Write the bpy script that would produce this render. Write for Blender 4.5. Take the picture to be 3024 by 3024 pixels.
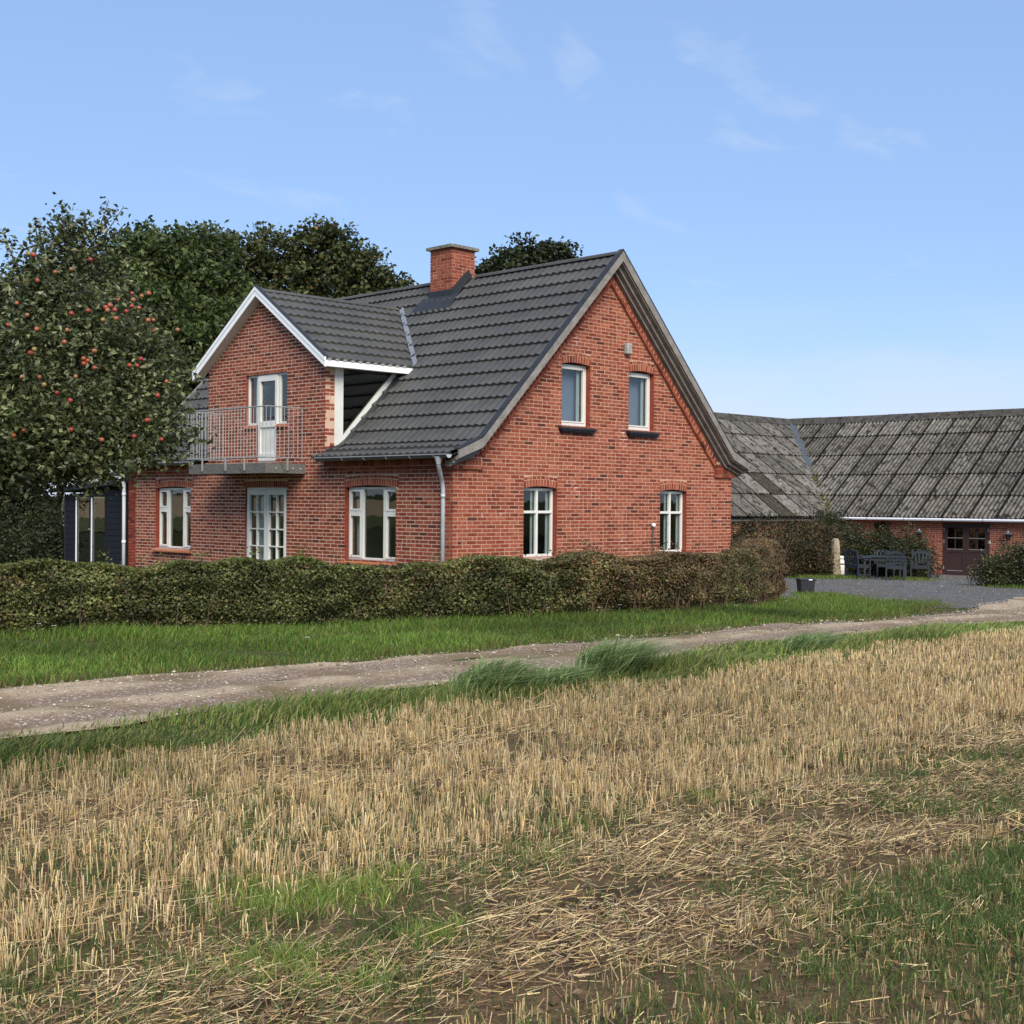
import bpy, bmesh, math, random
import numpy as np
from mathutils import Vector, Matrix
from mathutils.geometry import tessellate_polygon

for o in list(bpy.data.objects): bpy.data.objects.remove(o)
scene = bpy.context.scene
COL = scene.collection
random.seed(7); RNG = np.random.default_rng(7)

# ------------------------------------------------------------------ camera
EYE = np.array([-16.5332, -17.9829, 1.75]); YAW, PITCH, ROLL = .7824, -.0063, .0082
FW = np.array([math.cos(YAW)*math.cos(PITCH), math.sin(YAW)*math.cos(PITCH), math.sin(PITCH)])
R0 = np.array([math.sin(YAW), -math.cos(YAW), 0]); U0 = np.cross(R0, FW)
RT = R0*math.cos(ROLL)+U0*math.sin(ROLL); UP = U0*math.cos(ROLL)-R0*math.sin(ROLL)
cam = bpy.data.cameras.new('camera'); camo = bpy.data.objects.new('camera', cam); COL.objects.link(camo)
cam.sensor_width = 36; cam.lens = 46.43; cam.clip_end = 3000; cam.clip_start = .05
camo.matrix_world = Matrix(((RT[0], UP[0], -FW[0], EYE[0]), (RT[1], UP[1], -FW[1], EYE[1]), (RT[2], UP[2], -FW[2], EYE[2]), (0, 0, 0, 1)))
scene.camera = camo

# ------------------------------------------------------------------ sky, sun, exposure
SUN_EL, SUN_AZ = math.radians(41), math.atan2(-1.0, -.60)      # direction towards the sun
world = bpy.data.worlds.new('World'); scene.world = world; world.use_nodes = True
wt = world.node_tree; wn = wt.nodes; wl = wt.links
for n in list(wn): wn.remove(n)
def wnode(t, **k):
    n = wn.new(t)
    for a, b in k.items(): setattr(n, a, b)
    return n
sky = wnode('ShaderNodeTexSky', sky_type='NISHITA', sun_disc=False, sun_elevation=SUN_EL,
            sun_rotation=math.pi/2-SUN_AZ, altitude=0, air_density=1.0, dust_density=.15, ozone_density=2.6)
tc = wnode('ShaderNodeTexCoord'); sep = wnode('ShaderNodeSeparateXYZ'); wl.new(tc.outputs['Generated'], sep.inputs[0])
# thin cloud sheet: project the view direction on a plane overhead
zb = wnode('ShaderNodeMath', operation='ADD'); wl.new(sep.outputs[2], zb.inputs[0]); zb.inputs[1].default_value = .18
dv = wnode('ShaderNodeVectorMath', operation='DIVIDE'); cz = wnode('ShaderNodeCombineXYZ')
for i in range(3): wl.new(zb.outputs[0], cz.inputs[i])
wl.new(tc.outputs['Generated'], dv.inputs[0]); wl.new(cz.outputs[0], dv.inputs[1])
nz = wnode('ShaderNodeTexNoise'); nz.inputs['Scale'].default_value = 3.4; nz.inputs['Detail'].default_value = 9; nz.inputs['Roughness'].default_value = .55
nz.inputs['Distortion'].default_value = .35
mp = wnode('ShaderNodeMapping'); mp.inputs['Location'].default_value = (11.3, 5.2, 0); mp.inputs['Scale'].default_value = (1, 1.35, .6)
wl.new(dv.outputs[0], mp.inputs[0]); wl.new(mp.outputs[0], nz.inputs['Vector'])
rp = wnode('ShaderNodeValToRGB'); rp.color_ramp.elements[0].position = .59; rp.color_ramp.elements[1].position = .80
rp.color_ramp.elements[0].color = (0, 0, 0, 1); rp.color_ramp.elements[1].color = (.46, .46, .46, 1)
wl.new(nz.outputs['Fac'], rp.inputs[0])
# low bank of haze cloud round the horizon
hz = wnode('ShaderNodeMapRange'); hz.inputs['From Min'].default_value = .155; hz.inputs['From Max'].default_value = .02
hz.inputs['To Min'].default_value = 0; hz.inputs['To Max'].default_value = .95; wl.new(sep.outputs[2], hz.inputs['Value'])
n2 = wnode('ShaderNodeTexNoise'); n2.inputs['Scale'].default_value = 5; n2.inputs['Detail'].default_value = 6
m2 = wnode('ShaderNodeMapping'); m2.inputs['Scale'].default_value = (1, 1, 4); m2.inputs['Location'].default_value = (2.1, 1.3, 0)
wl.new(tc.outputs['Generated'], m2.inputs[0]); wl.new(m2.outputs[0], n2.inputs['Vector'])
r2 = wnode('ShaderNodeMapRange'); r2.inputs['From Min'].default_value = .27; r2.inputs['From Max'].default_value = .55; wl.new(n2.outputs['Fac'], r2.inputs['Value'])
mul = wnode('ShaderNodeMath', operation='MULTIPLY'); wl.new(hz.outputs[0], mul.inputs[0]); wl.new(r2.outputs[0], mul.inputs[1])
mx = wnode('ShaderNodeMath', operation='MAXIMUM'); wl.new(rp.outputs[0], mx.inputs[0]); wl.new(mul.outputs[0], mx.inputs[1])
even = wnode('ShaderNodeMixRGB'); even.inputs[0].default_value = .6; wl.new(sky.outputs[0], even.inputs[1]); even.inputs[2].default_value = (2.25, 3.55, 6.3, 1)   # thin high haze evens out the blue
mixc = wnode('ShaderNodeMixRGB'); wl.new(mx.outputs[0], mixc.inputs[0]); wl.new(even.outputs[0], mixc.inputs[1])
mixc.inputs[2].default_value = (4.6, 5.1, 6.1, 1)
bg = wnode('ShaderNodeBackground'); bg.inputs[1].default_value = .077; wl.new(mixc.outputs[0], bg.inputs[0])
wo = wnode('ShaderNodeOutputWorld'); wl.new(bg.outputs[0], wo.inputs[0])
sl = bpy.data.lights.new('sun', 'SUN'); sl.energy = 2.35; sl.angle = math.radians(38); sl.color = (1, .93, .82)
so = bpy.data.objects.new('sun', sl); COL.objects.link(so); so.location = (-10, -30, 40)
sd = Vector((math.cos(SUN_AZ)*math.cos(SUN_EL), math.sin(SUN_AZ)*math.cos(SUN_EL), math.sin(SUN_EL)))
so.rotation_euler = sd.to_track_quat('Z', 'Y').to_euler()
scene.view_settings.view_transform = 'Standard'; scene.view_settings.look = 'None'
scene.view_settings.exposure = 1.03; scene.view_settings.gamma = 1
scene.render.engine = 'CYCLES'

# ------------------------------------------------------------------ materials
def srgb(r, g, b):
    f = lambda c: (c/255/12.92) if c/255 <= .04045 else ((c/255+.055)/1.055)**2.4
    return (f(r), f(g), f(b), 1)
MATS = {}
def mat(name, c1, c2=None, scale=6, rough=.7, bump=0, bscale=60, attr=False, spec=.3, metal=0, detail=4, stretch=None, c3=None, s3=1.5, t3=(.55, .7), vary=.35, world=False):
    m = bpy.data.materials.new(name); m.use_nodes = True; t = m.node_tree; N = t.nodes; Lk = t.links
    b = N['Principled BSDF']; b.inputs['Roughness'].default_value = rough; b.inputs['Specular IOR Level'].default_value = spec; b.inputs['Metallic'].default_value = metal
    tcn = N.new('ShaderNodeTexCoord'); src = tcn.outputs['Object']
    if world: src = N.new('ShaderNodeNewGeometry').outputs['Position']
    src0 = src
    if stretch:
        mpn = N.new('ShaderNodeMapping'); mpn.inputs['Scale'].default_value = stretch; Lk.new(src, mpn.inputs[0]); src = mpn.outputs[0]
    no = N.new('ShaderNodeTexNoise'); no.inputs['Scale'].default_value = scale; no.inputs['Detail'].default_value = detail; no.inputs['Roughness'].default_value = .65; Lk.new(src, no.inputs['Vector'])
    mr = N.new('ShaderNodeMapRange'); mr.inputs['From Min'].default_value = .3; mr.inputs['From Max'].default_value = .7; Lk.new(no.outputs['Fac'], mr.inputs['Value'])
    if attr:
        at = N.new('ShaderNodeAttribute'); at.attribute_name = 'col'
        mv = N.new('ShaderNodeMapRange'); mv.inputs['To Min'].default_value = 1-vary; mv.inputs['To Max'].default_value = 1+vary*.7; Lk.new(mr.outputs[0], mv.inputs['Value'])
        mm = N.new('ShaderNodeVectorMath'); mm.operation = 'SCALE'; Lk.new(at.outputs['Color'], mm.inputs[0]); Lk.new(mv.outputs[0], mm.inputs['Scale']); colr = mm.outputs[0]
    else:
        mxn = N.new('ShaderNodeMixRGB'); mxn.inputs[1].default_value = c1; mxn.inputs[2].default_value = c2 or c1; Lk.new(mr.outputs[0], mxn.inputs[0]); colr = mxn.outputs[0]
    if c3:
        n3 = N.new('ShaderNodeTexNoise'); n3.inputs['Scale'].default_value = s3; n3.inputs['Detail'].default_value = 8; n3.inputs['Roughness'].default_value = .7; Lk.new(src0, n3.inputs['Vector'])
        q = N.new('ShaderNodeMapRange'); q.inputs['From Min'].default_value = t3[0]; q.inputs['From Max'].default_value = t3[1]; Lk.new(n3.outputs['Fac'], q.inputs['Value'])
        m3 = N.new('ShaderNodeMixRGB'); Lk.new(q.outputs[0], m3.inputs[0]); Lk.new(colr, m3.inputs[1]); m3.inputs[2].default_value = c3; colr = m3.outputs[0]
    Lk.new(colr, b.inputs['Base Color'])
    if bump:
        nb = N.new('ShaderNodeTexNoise'); nb.inputs['Scale'].default_value = bscale; nb.inputs['Detail'].default_value = 5; Lk.new(src, nb.inputs['Vector'])
        bn = N.new('ShaderNodeBump'); bn.inputs['Strength'].default_value = bump; bn.inputs['Distance'].default_value = .02; Lk.new(nb.outputs['Fac'], bn.inputs['Height']); Lk.new(bn.outputs[0], b.inputs['Normal'])
    MATS[name] = m; return m
def leafmat(name, trans=.25, rough=.5, spec=.35):
    m = bpy.data.materials.new(name); m.use_nodes = True; t = m.node_tree; N = t.nodes; Lk = t.links
    b = N['Principled BSDF']; b.inputs['Roughness'].default_value = rough; b.inputs['Specular IOR Level'].default_value = spec
    at = N.new('ShaderNodeAttribute'); at.attribute_name = 'col'; Lk.new(at.outputs['Color'], b.inputs['Base Color'])
    tr = N.new('ShaderNodeBsdfTranslucent'); Lk.new(at.outputs['Color'], tr.inputs[0])
    mxs = N.new('ShaderNodeMixShader'); mxs.inputs[0].default_value = trans; Lk.new(b.outputs[0], mxs.inputs[1]); Lk.new(tr.outputs[0], mxs.inputs[2])
    Lk.new(mxs.outputs[0], N['Material Output'].inputs[0]); MATS[name] = m; return m
def glassmat(name, tint):
    m = bpy.data.materials.new(name); m.use_nodes = True; t = m.node_tree; N = t.nodes; Lk = t.links
    N.remove(N['Principled BSDF'])
    tr = N.new('ShaderNodeBsdfTransparent'); tr.inputs[0].default_value = tint
    gl = N.new('ShaderNodeBsdfGlossy'); gl.inputs['Roughness'].default_value = .01
    lw_ = N.new('ShaderNodeLayerWeight'); lw_.inputs['Blend'].default_value = .5; pw = N.new('ShaderNodeMath'); pw.operation = 'POWER'; pw.inputs[1].default_value = 4; Lk.new(lw_.outputs['Facing'], pw.inputs[0])
    fr = N.new('ShaderNodeMath'); fr.operation = 'MULTIPLY_ADD'; fr.inputs[1].default_value = .9; fr.inputs[2].default_value = .06; Lk.new(pw.outputs[0], fr.inputs[0])
    tcn = N.new('ShaderNodeTexCoord'); nb = N.new('ShaderNodeTexNoise'); nb.inputs['Scale'].default_value = 2.2; Lk.new(tcn.outputs['Object'], nb.inputs['Vector'])
    bn = N.new('ShaderNodeBump'); bn.inputs['Strength'].default_value = .04; bn.inputs['Distance'].default_value = .03; Lk.new(nb.outputs['Fac'], bn.inputs['Height']); Lk.new(bn.outputs[0], gl.inputs['Normal'])
    mxs = N.new('ShaderNodeMixShader'); Lk.new(fr.outputs[0], mxs.inputs[0]); Lk.new(tr.outputs[0], mxs.inputs[1]); Lk.new(gl.outputs[0], mxs.inputs[2])
    Lk.new(mxs.outputs[0], N['Material Output'].inputs[0]); MATS[name] = m; return m
mat('brick', None, attr=True, scale=11, rough=.9, bump=.12, bscale=70, spec=.12, vary=.28, world=True)
mat('mortar', srgb(202, 164, 138), srgb(182, 142, 118), scale=5, rough=.95, bump=.3, bscale=70, c3=srgb(232, 220, 206), s3=1.7, t3=(.60, .66), spec=.1)
mat('mortar_light', srgb(212, 180, 156), srgb(194, 158, 134), scale=5, rough=.95, bump=.3, bscale=70, c3=srgb(232, 220, 206), s3=1.7, t3=(.62, .68), spec=.1)
mat('roof_metal', srgb(80, 79, 75), srgb(69, 68, 65), world=True, scale=3, rough=.62, bump=.35, bscale=260, spec=.35, c3=srgb(88, 87, 81), s3=.8, t3=(.45, .65))
mat('roof_dark', srgb(52, 54, 57), srgb(44, 46, 50), scale=3, rough=.6, bump=.2)
mat('weathered_wood', srgb(150, 144, 135), srgb(116, 110, 103), scale=5, rough=.9, bump=.4, bscale=50, stretch=(1, 1, 1), c3=srgb(84, 80, 74), s3=3, t3=(.55, .75))
mat('old_plank', srgb(122, 118, 110), srgb(88, 86, 82), scale=7, rough=.9, bump=.5, bscale=60, stretch=(3, .6, 6), c3=srgb(60, 60, 56), s3=4, t3=(.56, .7))
mat('white_paint', srgb(226, 224, 214), srgb(214, 212, 202), scale=4, rough=.45, spec=.4, c3=srgb(196, 192, 180), s3=5, t3=(.62, .8))
mat('white_fascia', srgb(250, 249, 246), srgb(243, 242, 239), scale=3, rough=.4, spec=.4)
mat('lead', srgb(140, 143, 150), srgb(120, 123, 130), scale=8, rough=.55, bump=.5, bscale=20, spec=.4)
mat('zinc', srgb(200, 203, 206), srgb(178, 181, 184), scale=6, rough=.42, spec=.5, metal=.2)
mat('zinc_dark', srgb(104, 110, 112), srgb(86, 91, 94), scale=6, rough=.5, spec=.5, metal=.5)
mat('galvanized', srgb(178, 178, 174), srgb(158, 158, 154), scale=20, rough=.5, metal=.4)
mat('white_plastic', srgb(236, 238, 240), rough=.3, spec=.5)
mat('black_sill', srgb(34, 34, 36), srgb(52, 52, 54), scale=12, rough=.55, bump=.2, c3=srgb(110, 108, 104), s3=14, t3=(.6, .75))
mat('clay_sill', srgb(186, 118, 82), srgb(160, 96, 66), scale=8, rough=.8, bump=.2)
mat('stone_cap', srgb(146, 140, 122), srgb(104, 100, 88), scale=18, rough=.95, bump=.6, c3=srgb(84, 82, 64), s3=9, t3=(.5, .7))
mat('granite', srgb(186, 172, 142), srgb(136, 122, 98), scale=9, rough=.95, bump=.8, bscale=25, c3=srgb(118, 82, 52), s3=4, t3=(.52, .68))
mat('plaster_in', srgb(150, 146, 136), rough=.9); mat('floor_in', srgb(96, 74, 54), rough=.6)
mat('curtain', srgb(206, 214, 212), srgb(188, 196, 196), scale=3, rough=.9); mat('blind', srgb(150, 158, 182), srgb(140, 148, 172), scale=2, rough=.7)
mat('tar_board', srgb(29, 32, 38), srgb(24, 26, 31), scale=6, rough=.75, bump=.25, bscale=40)
mat('shed_trim', srgb(44, 49, 57), srgb(37, 41, 48), scale=5, rough=.6)
mat('barn_sheet', None, attr=True, scale=5, rough=.95, bump=.8, bscale=30, spec=.1, vary=.5, detail=9, c3=srgb(44, 41, 36), s3=3.2, t3=(.51, .62), world=True)
mat('moss', srgb(96, 86, 40), srgb(70, 66, 40), scale=20, rough=1, bump=.8)
mat('door_brown', srgb(70, 50, 47), srgb(60, 43, 41), scale=5, rough=.55, spec=.4)
mat('garden_paint', srgb(50, 55, 61), srgb(42, 47, 52), scale=8, rough=.6, bump=.15)
mat('bin_black', srgb(50, 51, 55), srgb(42, 43, 47), scale=6, rough=.55)
mat('bark', srgb(84, 76, 64), srgb(58, 52, 44), scale=10, rough=.95, bump=.7, bscale=30)
mat('twig', srgb(104, 88, 70), srgb(76, 62, 50), scale=10, rough=.95)
mat('apple_skin', None, attr=True, scale=14, rough=.38, spec=.4, vary=.25)
mat('straw', None, attr=True, scale=30, rough=.7, spec=.2, vary=.15)
mat('pebble', None, attr=True, scale=40, rough=.9, spec=.2, vary=.2)
mat('petal', srgb(240, 240, 235), rough=.8)
mat('steel_lamp', srgb(150, 156, 158), srgb(120, 126, 128), scale=10, rough=.4, metal=.6)
mat('grime_grey', srgb(176, 174, 168), srgb(140, 138, 132), scale=14, rough=.8)
leafmat('leaf'); leafmat('leaf_glossy', .2, .42, .45); leafmat('blade', .35, .55, .25)
glassmat('glass', (.80, .84, .83, 1)); glassmat('glass_dark', (.22, .24, .24, 1))

# ------------------------------------------------------------------ mesh helpers
def link(o, parent=None, kind=None, label=None, cat=None, group=None):
    COL.objects.link(o)
    if parent is not None:
        o.parent = parent
        w = parent.get('_w')
        if w is not None and parent.parent is None: o.matrix_parent_inverse = Matrix.Translation((-w[0], -w[1], -w[2]))
    if kind: o['kind'] = kind
    if label: o['label'] = label
    if cat: o['category'] = cat
    if group: o['group'] = group
    return o
def root(name, loc, label, cat, group=None):
    o = bpy.data.objects.new(name, None); o.empty_display_size = .2; o.location = loc
    link(o, None, None, label, cat, group); o['_w'] = [float(a) for a in loc]; return o
def npmesh(name, V, F, m, cols=None, smooth=False):
    """V (n,3); F (m,k) one polygon size; cols (m,3) per face"""
    V = np.ascontiguousarray(V, np.float32); F = np.ascontiguousarray(F, np.int32); k = F.shape[1]
    me = bpy.data.meshes.new(name); me.vertices.add(len(V)); me.vertices.foreach_set('co', V.ravel())
    me.loops.add(F.size); me.loops.foreach_set('vertex_index', F.ravel()); me.polygons.add(len(F))
    me.polygons.foreach_set('loop_start', np.arange(0, F.size, k, dtype=np.int32))
    me.polygons.foreach_set('use_smooth', np.full(len(F), bool(smooth)))
    if cols is not None:
        c = np.ones((len(F), 4), np.float32); c[:, :3] = cols
        a = me.color_attributes.new('col', 'FLOAT_COLOR', 'CORNER'); a.data.foreach_set('color', np.repeat(c, k, axis=0).ravel())
    me.update(calc_edges=True); me.validate(); me.materials.append(MATS[m]); return me
class MB:
    def __init__(s): s.v = []; s.f = []; s.c = []
    def add(s, vs, fs, col=None):
        n = len(s.v); s.v += [tuple(map(float, q)) for q in vs]
        for f in fs: s.f.append(tuple(n+i for i in f)); s.c.append(col)
        return s
    def box(s, x0, x1, y0, y1, z0, z1, col=None):
        x0, x1 = min(x0, x1), max(x0, x1); y0, y1 = min(y0, y1), max(y0, y1); z0, z1 = min(z0, z1), max(z0, z1)
        return s.add([(x0, y0, z0), (x1, y0, z0), (x1, y1, z0), (x0, y1, z0), (x0, y0, z1), (x1, y0, z1), (x1, y1, z1), (x0, y1, z1)],
              [(0, 3, 2, 1), (4, 5, 6, 7), (0, 1, 5, 4), (1, 2, 6, 5), (2, 3, 7, 6), (3, 0, 4, 7)], col)
    def obox(s, c, a, b, d, col=None):
        c, a, b, d = map(np.array, (c, a, b, d)); P = []
        for sz in (-1, 1):
            for sx, sy in ((-1, -1), (1, -1), (1, 1), (-1, 1)): P.append(c+sx*a+sy*b+sz*d)
        return s.add(P, [(0, 3, 2, 1), (4, 5, 6, 7), (0, 1, 5, 4), (1, 2, 6, 5), (2, 3, 7, 6), (3, 0, 4, 7)], col)
    def beam(s, p, q, w, h, up=(0, 0, 1), col=None):
        p, q = np.array(p, float), np.array(q, float); d = q-p; L = np.linalg.norm(d); d /= L
        sd_ = np.cross(d, up); n = np.linalg.norm(sd_)
        if n < 1e-6: sd_ = np.array([1., 0, 0]); n = 1
        sd_ /= n; u = np.cross(sd_, d)
        return s.obox((p+q)/2, d*L/2, sd_*w/2, u*h/2, col)
    def prism(s, poly, vec, col=None):
        n = len(poly); P = [np.array(q, float) for q in poly]; vec = np.array(vec, float)
        s.add(P+[q+vec for q in P], [tuple(range(n))[::-1], tuple(range(n, 2*n))]+[(i, (i+1) % n, n+(i+1) % n, n+i) for i in range(n)], col); return s
    def tube(s, pts, rad, n=8, col=None, cap=True):
        pts = [np.array(q, float) for q in pts]; base = len(s.v); rr = rad if hasattr(rad, '__len__') else [rad]*len(pts)
        t0 = pts[1]-pts[0]; ref = np.array([0, 0, 1.]) if abs(t0[2]) < .9*np.linalg.norm(t0) else np.array([1., 0, 0])
        for i, q in enumerate(pts):
            t = (pts[min(i+1, len(pts)-1)]-pts[max(i-1, 0)]); t = t/np.linalg.norm(t)
            a = np.cross(t, ref); a /= np.linalg.norm(a); b = np.cross(t, a)
            for k in range(n):
                an = 2*math.pi*k/n; s.v.append(tuple(q+rr[i]*(a*math.cos(an)+b*math.sin(an))))
        for i in range(len(pts)-1):
            for k in range(n): s.f.append((base+i*n+k, base+i*n+(k+1) % n, base+(i+1)*n+(k+1) % n, base+(i+1)*n+k)); s.c.append(col)
        if cap:
            s.f.append(tuple(base+k for k in range(n))[::-1]); s.c.append(col); e = base+(len(pts)-1)*n; s.f.append(tuple(e+k for k in range(n))); s.c.append(col)
        return s
    def lathe(s, prof, c=(0, 0, 0), n=14, col=None):
        base = len(s.v)
        for r, z in prof:
            for k in range(n): an = 2*math.pi*k/n; s.v.append((c[0]+r*math.cos(an), c[1]+r*math.sin(an), c[2]+z))
        for i in range(len(prof)-1):
            for k in range(n): s.f.append((base+i*n+k, base+i*n+(k+1) % n, base+(i+1)*n+(k+1) % n, base+(i+1)*n+k)); s.c.append(col)
        return s
    def mesh(s, name, m, smooth=False):
        me = bpy.data.meshes.new(name); me.from_pydata(s.v, [], s.f)
        if any(c is not None for c in s.c):
            a = me.color_attributes.new('col', 'FLOAT_COLOR', 'CORNER'); arr = []
            for f, c in zip(s.f, s.c): arr += list((*(c or (.5, .5, .5))[:3], 1))*len(f)
            a.data.foreach_set('color', arr)
        if smooth: me.polygons.foreach_set('use_smooth', [True]*len(me.polygons))
        bm = bmesh.new(); bm.from_mesh(me); bmesh.ops.recalc_face_normals(bm, faces=bm.faces); bm.to_mesh(me); bm.free()
        me.materials.append(MATS[m]); me.update(); return me
    def obj(s, name, m, parent=None, smooth=False, **k):
        return link(bpy.data.objects.new(name, s.mesh(name, m, smooth)), parent, **k)
def place(name, me, parent=None, **k): return link(bpy.data.objects.new(name, me), parent, **k)
def bevel(o, w, seg=2):
    b = o.modifiers.new('bevel', 'BEVEL'); b.width = w; b.segments = seg; b.limit_method = 'ANGLE'; return o
def copy_tree(o, parent=None):
    c = o.copy(); COL.objects.link(c); c.parent = parent
    for ch in [x for x in o.children]: copy_tree(ch, c)
    return c

# smooth random field
def field(seed, freq, n=10):
    r = np.random.default_rng(seed); K = r.normal(size=(n, 2)); K = K/np.linalg.norm(K, axis=1)[:, None]*freq*r.uniform(.5, 1.6, (n, 1)); ph = r.uniform(0, 6.28, n)
    def f(x, y): return sum(np.sin(K[i, 0]*x+K[i, 1]*y+ph[i]) for i in range(n))/math.sqrt(n/2)
    return f
def ground_z(x, y):
    x = np.asarray(x, float); y = np.asarray(y, float)
    t = np.clip(x+1, 0, 45); z = -.026*(np.sqrt(t*t+1)-1)
    d = np.hypot(x-5, y+5); z = z+np.clip(d-55, 0, 400)*.0105
    return z
GZ = lambda x, y: float(ground_z(x, y))
# ================================================================== GROUND
def groundmat(name, a, b, c=None, scale=1.2, bump=.5, vor=None, tracks=None, rough=.95):
    m = bpy.data.materials.new(name); m.use_nodes = True; t = m.node_tree; N = t.nodes; Lk = t.links
    bs = N['Principled BSDF']; bs.inputs['Roughness'].default_value = rough; bs.inputs['Specular IOR Level'].default_value = .1
    tcn = N.new('ShaderNodeTexCoord'); src = tcn.outputs['Object']
    no = N.new('ShaderNodeTexNoise'); no.inputs['Scale'].default_value = scale; no.inputs['Detail'].default_value = 10; no.inputs['Roughness'].default_value = .7; Lk.new(src, no.inputs['Vector'])
    mr = N.new('ShaderNodeMapRange'); mr.inputs['From Min'].default_value = .35; mr.inputs['From Max'].default_value = .65; Lk.new(no.outputs['Fac'], mr.inputs['Value'])
    mx_ = N.new('ShaderNodeMixRGB'); mx_.inputs[1].default_value = a; mx_.inputs[2].default_value = b; Lk.new(mr.outputs[0], mx_.inputs[0]); col = mx_.outputs[0]
    if tracks:       # two dusty wheel tracks and a stony crown, along world Y
        sp = N.new('ShaderNodeSeparateXYZ'); Lk.new(src, sp.inputs[0])
        wob = N.new('ShaderNodeMath'); wob.operation = 'MULTIPLY_ADD'; Lk.new(no.outputs['Fac'], wob.inputs[0]); wob.inputs[1].default_value = .5; Lk.new(sp.outputs[1], wob.inputs[2])
        fc = None
        for yc in tracks[0]:
            s1 = N.new('ShaderNodeMath'); s1.operation = 'SUBTRACT'; Lk.new(wob.outputs[0], s1.inputs[0]); s1.inputs[1].default_value = yc+.25
            s2 = N.new('ShaderNodeMath'); s2.operation = 'ABSOLUTE'; Lk.new(s1.outputs[0], s2.inputs[0])
            s3 = N.new('ShaderNodeMapRange'); s3.inputs['From Min'].default_value = tracks[1]; s3.inputs['From Max'].default_value = tracks[1]*.45; Lk.new(s2.outputs[0], s3.inputs['Value'])
            if fc is None: fc = s3.outputs[0]
            else:
                mm = N.new('ShaderNodeMath'); mm.operation = 'MAXIMUM'; Lk.new(fc, mm.inputs[0]); Lk.new(s3.outputs[0], mm.inputs[1]); fc = mm.outputs[0]
        mt = N.new('ShaderNodeMixRGB'); Lk.new(fc, mt.inputs[0]); Lk.new(col, mt.inputs[1]); mt.inputs[2].default_value = tracks[2]; col = mt.outputs[0]
    if vor:
        vo = N.new('ShaderNodeTexVoronoi'); vo.inputs['Scale'].default_value = vor[0]; Lk.new(src, vo.inputs['Vector'])
        vr = N.new('ShaderNodeSeparateColor'); Lk.new(vo.outputs['Color'], vr.inputs[0])
        q = N.new('ShaderNodeMapRange'); q.inputs['From Min'].default_value = vor[1]; q.inputs['From Max'].default_value = vor[1]+.12; Lk.new(vr.outputs[0], q.inputs['Value'])
        mv = N.new('ShaderNodeMixRGB'); Lk.new(q.outputs[0], mv.inputs[0]); Lk.new(col, mv.inputs[1]); mv.inputs[2].default_value = vor[2]; col = mv.outputs[0]
    if c:
        n3 = N.new('ShaderNodeTexNoise'); n3.inputs['Scale'].default_value = c[1]; n3.inputs['Detail'].default_value = 6; Lk.new(src, n3.inputs['Vector'])
        q = N.new('ShaderNodeMapRange'); q.inputs['From Min'].default_value = .5; q.inputs['From Max'].default_value = .64; Lk.new(n3.outputs['Fac'], q.inputs['Value'])
        m3 = N.new('ShaderNodeMixRGB'); Lk.new(q.outputs[0], m3.inputs[0]); Lk.new(col, m3.inputs[1]); m3.inputs[2].default_value = c[0]; col = m3.outputs[0]
    Lk.new(col, bs.inputs['Base Color'])
    nb = N.new('ShaderNodeTexNoise'); nb.inputs['Scale'].default_value = 22; nb.inputs['Detail'].default_value = 8; Lk.new(src, nb.inputs['Vector'])
    bn = N.new('ShaderNodeBump'); bn.inputs['Strength'].default_value = bump; bn.inputs['Distance'].default_value = .04; Lk.new(nb.outputs['Fac'], bn.inputs['Height']); Lk.new(bn.outputs[0], bs.inputs['Normal'])
    MATS[name] = m
groundmat('turf', srgb(60, 72, 34), srgb(74, 78, 40), (srgb(84, 74, 52), 2.5))
groundmat('soil', srgb(86, 68, 50), srgb(112, 91, 66), (srgb(70, 57, 43), 3), scale=5, bump=.9)
groundmat('gravel_track', srgb(180, 159, 129), srgb(152, 130, 103), (srgb(122, 104, 80), .9), scale=6, vor=(55, .80, srgb(182, 170, 152)), tracks=((-6.95, -7.95), .36, srgb(128, 107, 90)))
groundmat('grey_gravel', srgb(103, 101, 97), srgb(79, 78, 76), (srgb(100, 93, 82), .5), scale=3, vor=(22, .80, srgb(126, 124, 120)))
groundmat('far_stubble', srgb(206, 178, 136), srgb(190, 162, 122), None, scale=.05)
groundmat('far_green', srgb(96, 104, 60), srgb(120, 120, 74), None, scale=.1)
def sheet(name, xs, ys, m, dz=0, kind='structure', bumpf=None, smooth=True):
    X, Y = np.meshgrid(xs, ys, indexing='ij') if np.ndim(ys) == 1 else (np.repeat(np.asarray(xs)[:, None], ys.shape[1], 1), ys)
    Z = ground_z(X, Y)+dz
    if bumpf is not None: Z = Z+bumpf(X, Y)
    a, b = X.shape; V = np.stack([X, Y, Z], -1).reshape(-1, 3); i = np.arange(a*b).reshape(a, b)
    F = np.stack([i[:-1, :-1], i[1:, :-1], i[1:, 1:], i[:-1, 1:]], -1).reshape(-1, 4)
    return place(name, npmesh(name, V, F, m, smooth=smooth), kind=kind)
axis = lambda lo, hi, st: np.concatenate([-np.geomspace(900, -lo+st, 22), np.arange(lo, hi, st), np.geomspace(hi+st, 900, 22)])
sheet('ground', axis(-45, 60, 1.0), axis(-45, 60, 1.0), 'turf', -.03)
nf1, nf2 = field(1, 1.2), field(2, 6.)
def soil_bump(x, y): return .012*nf1(x, y)+.008*nf2(x, y)
sheet('stubble_field', np.concatenate([np.arange(-40, -6, .22), np.arange(-6, 60, .6)]), np.concatenate([np.arange(-40, -20, 1.), np.arange(-20, -9.6, .16)]), 'soil', .0, bumpf=soil_bump)
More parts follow.
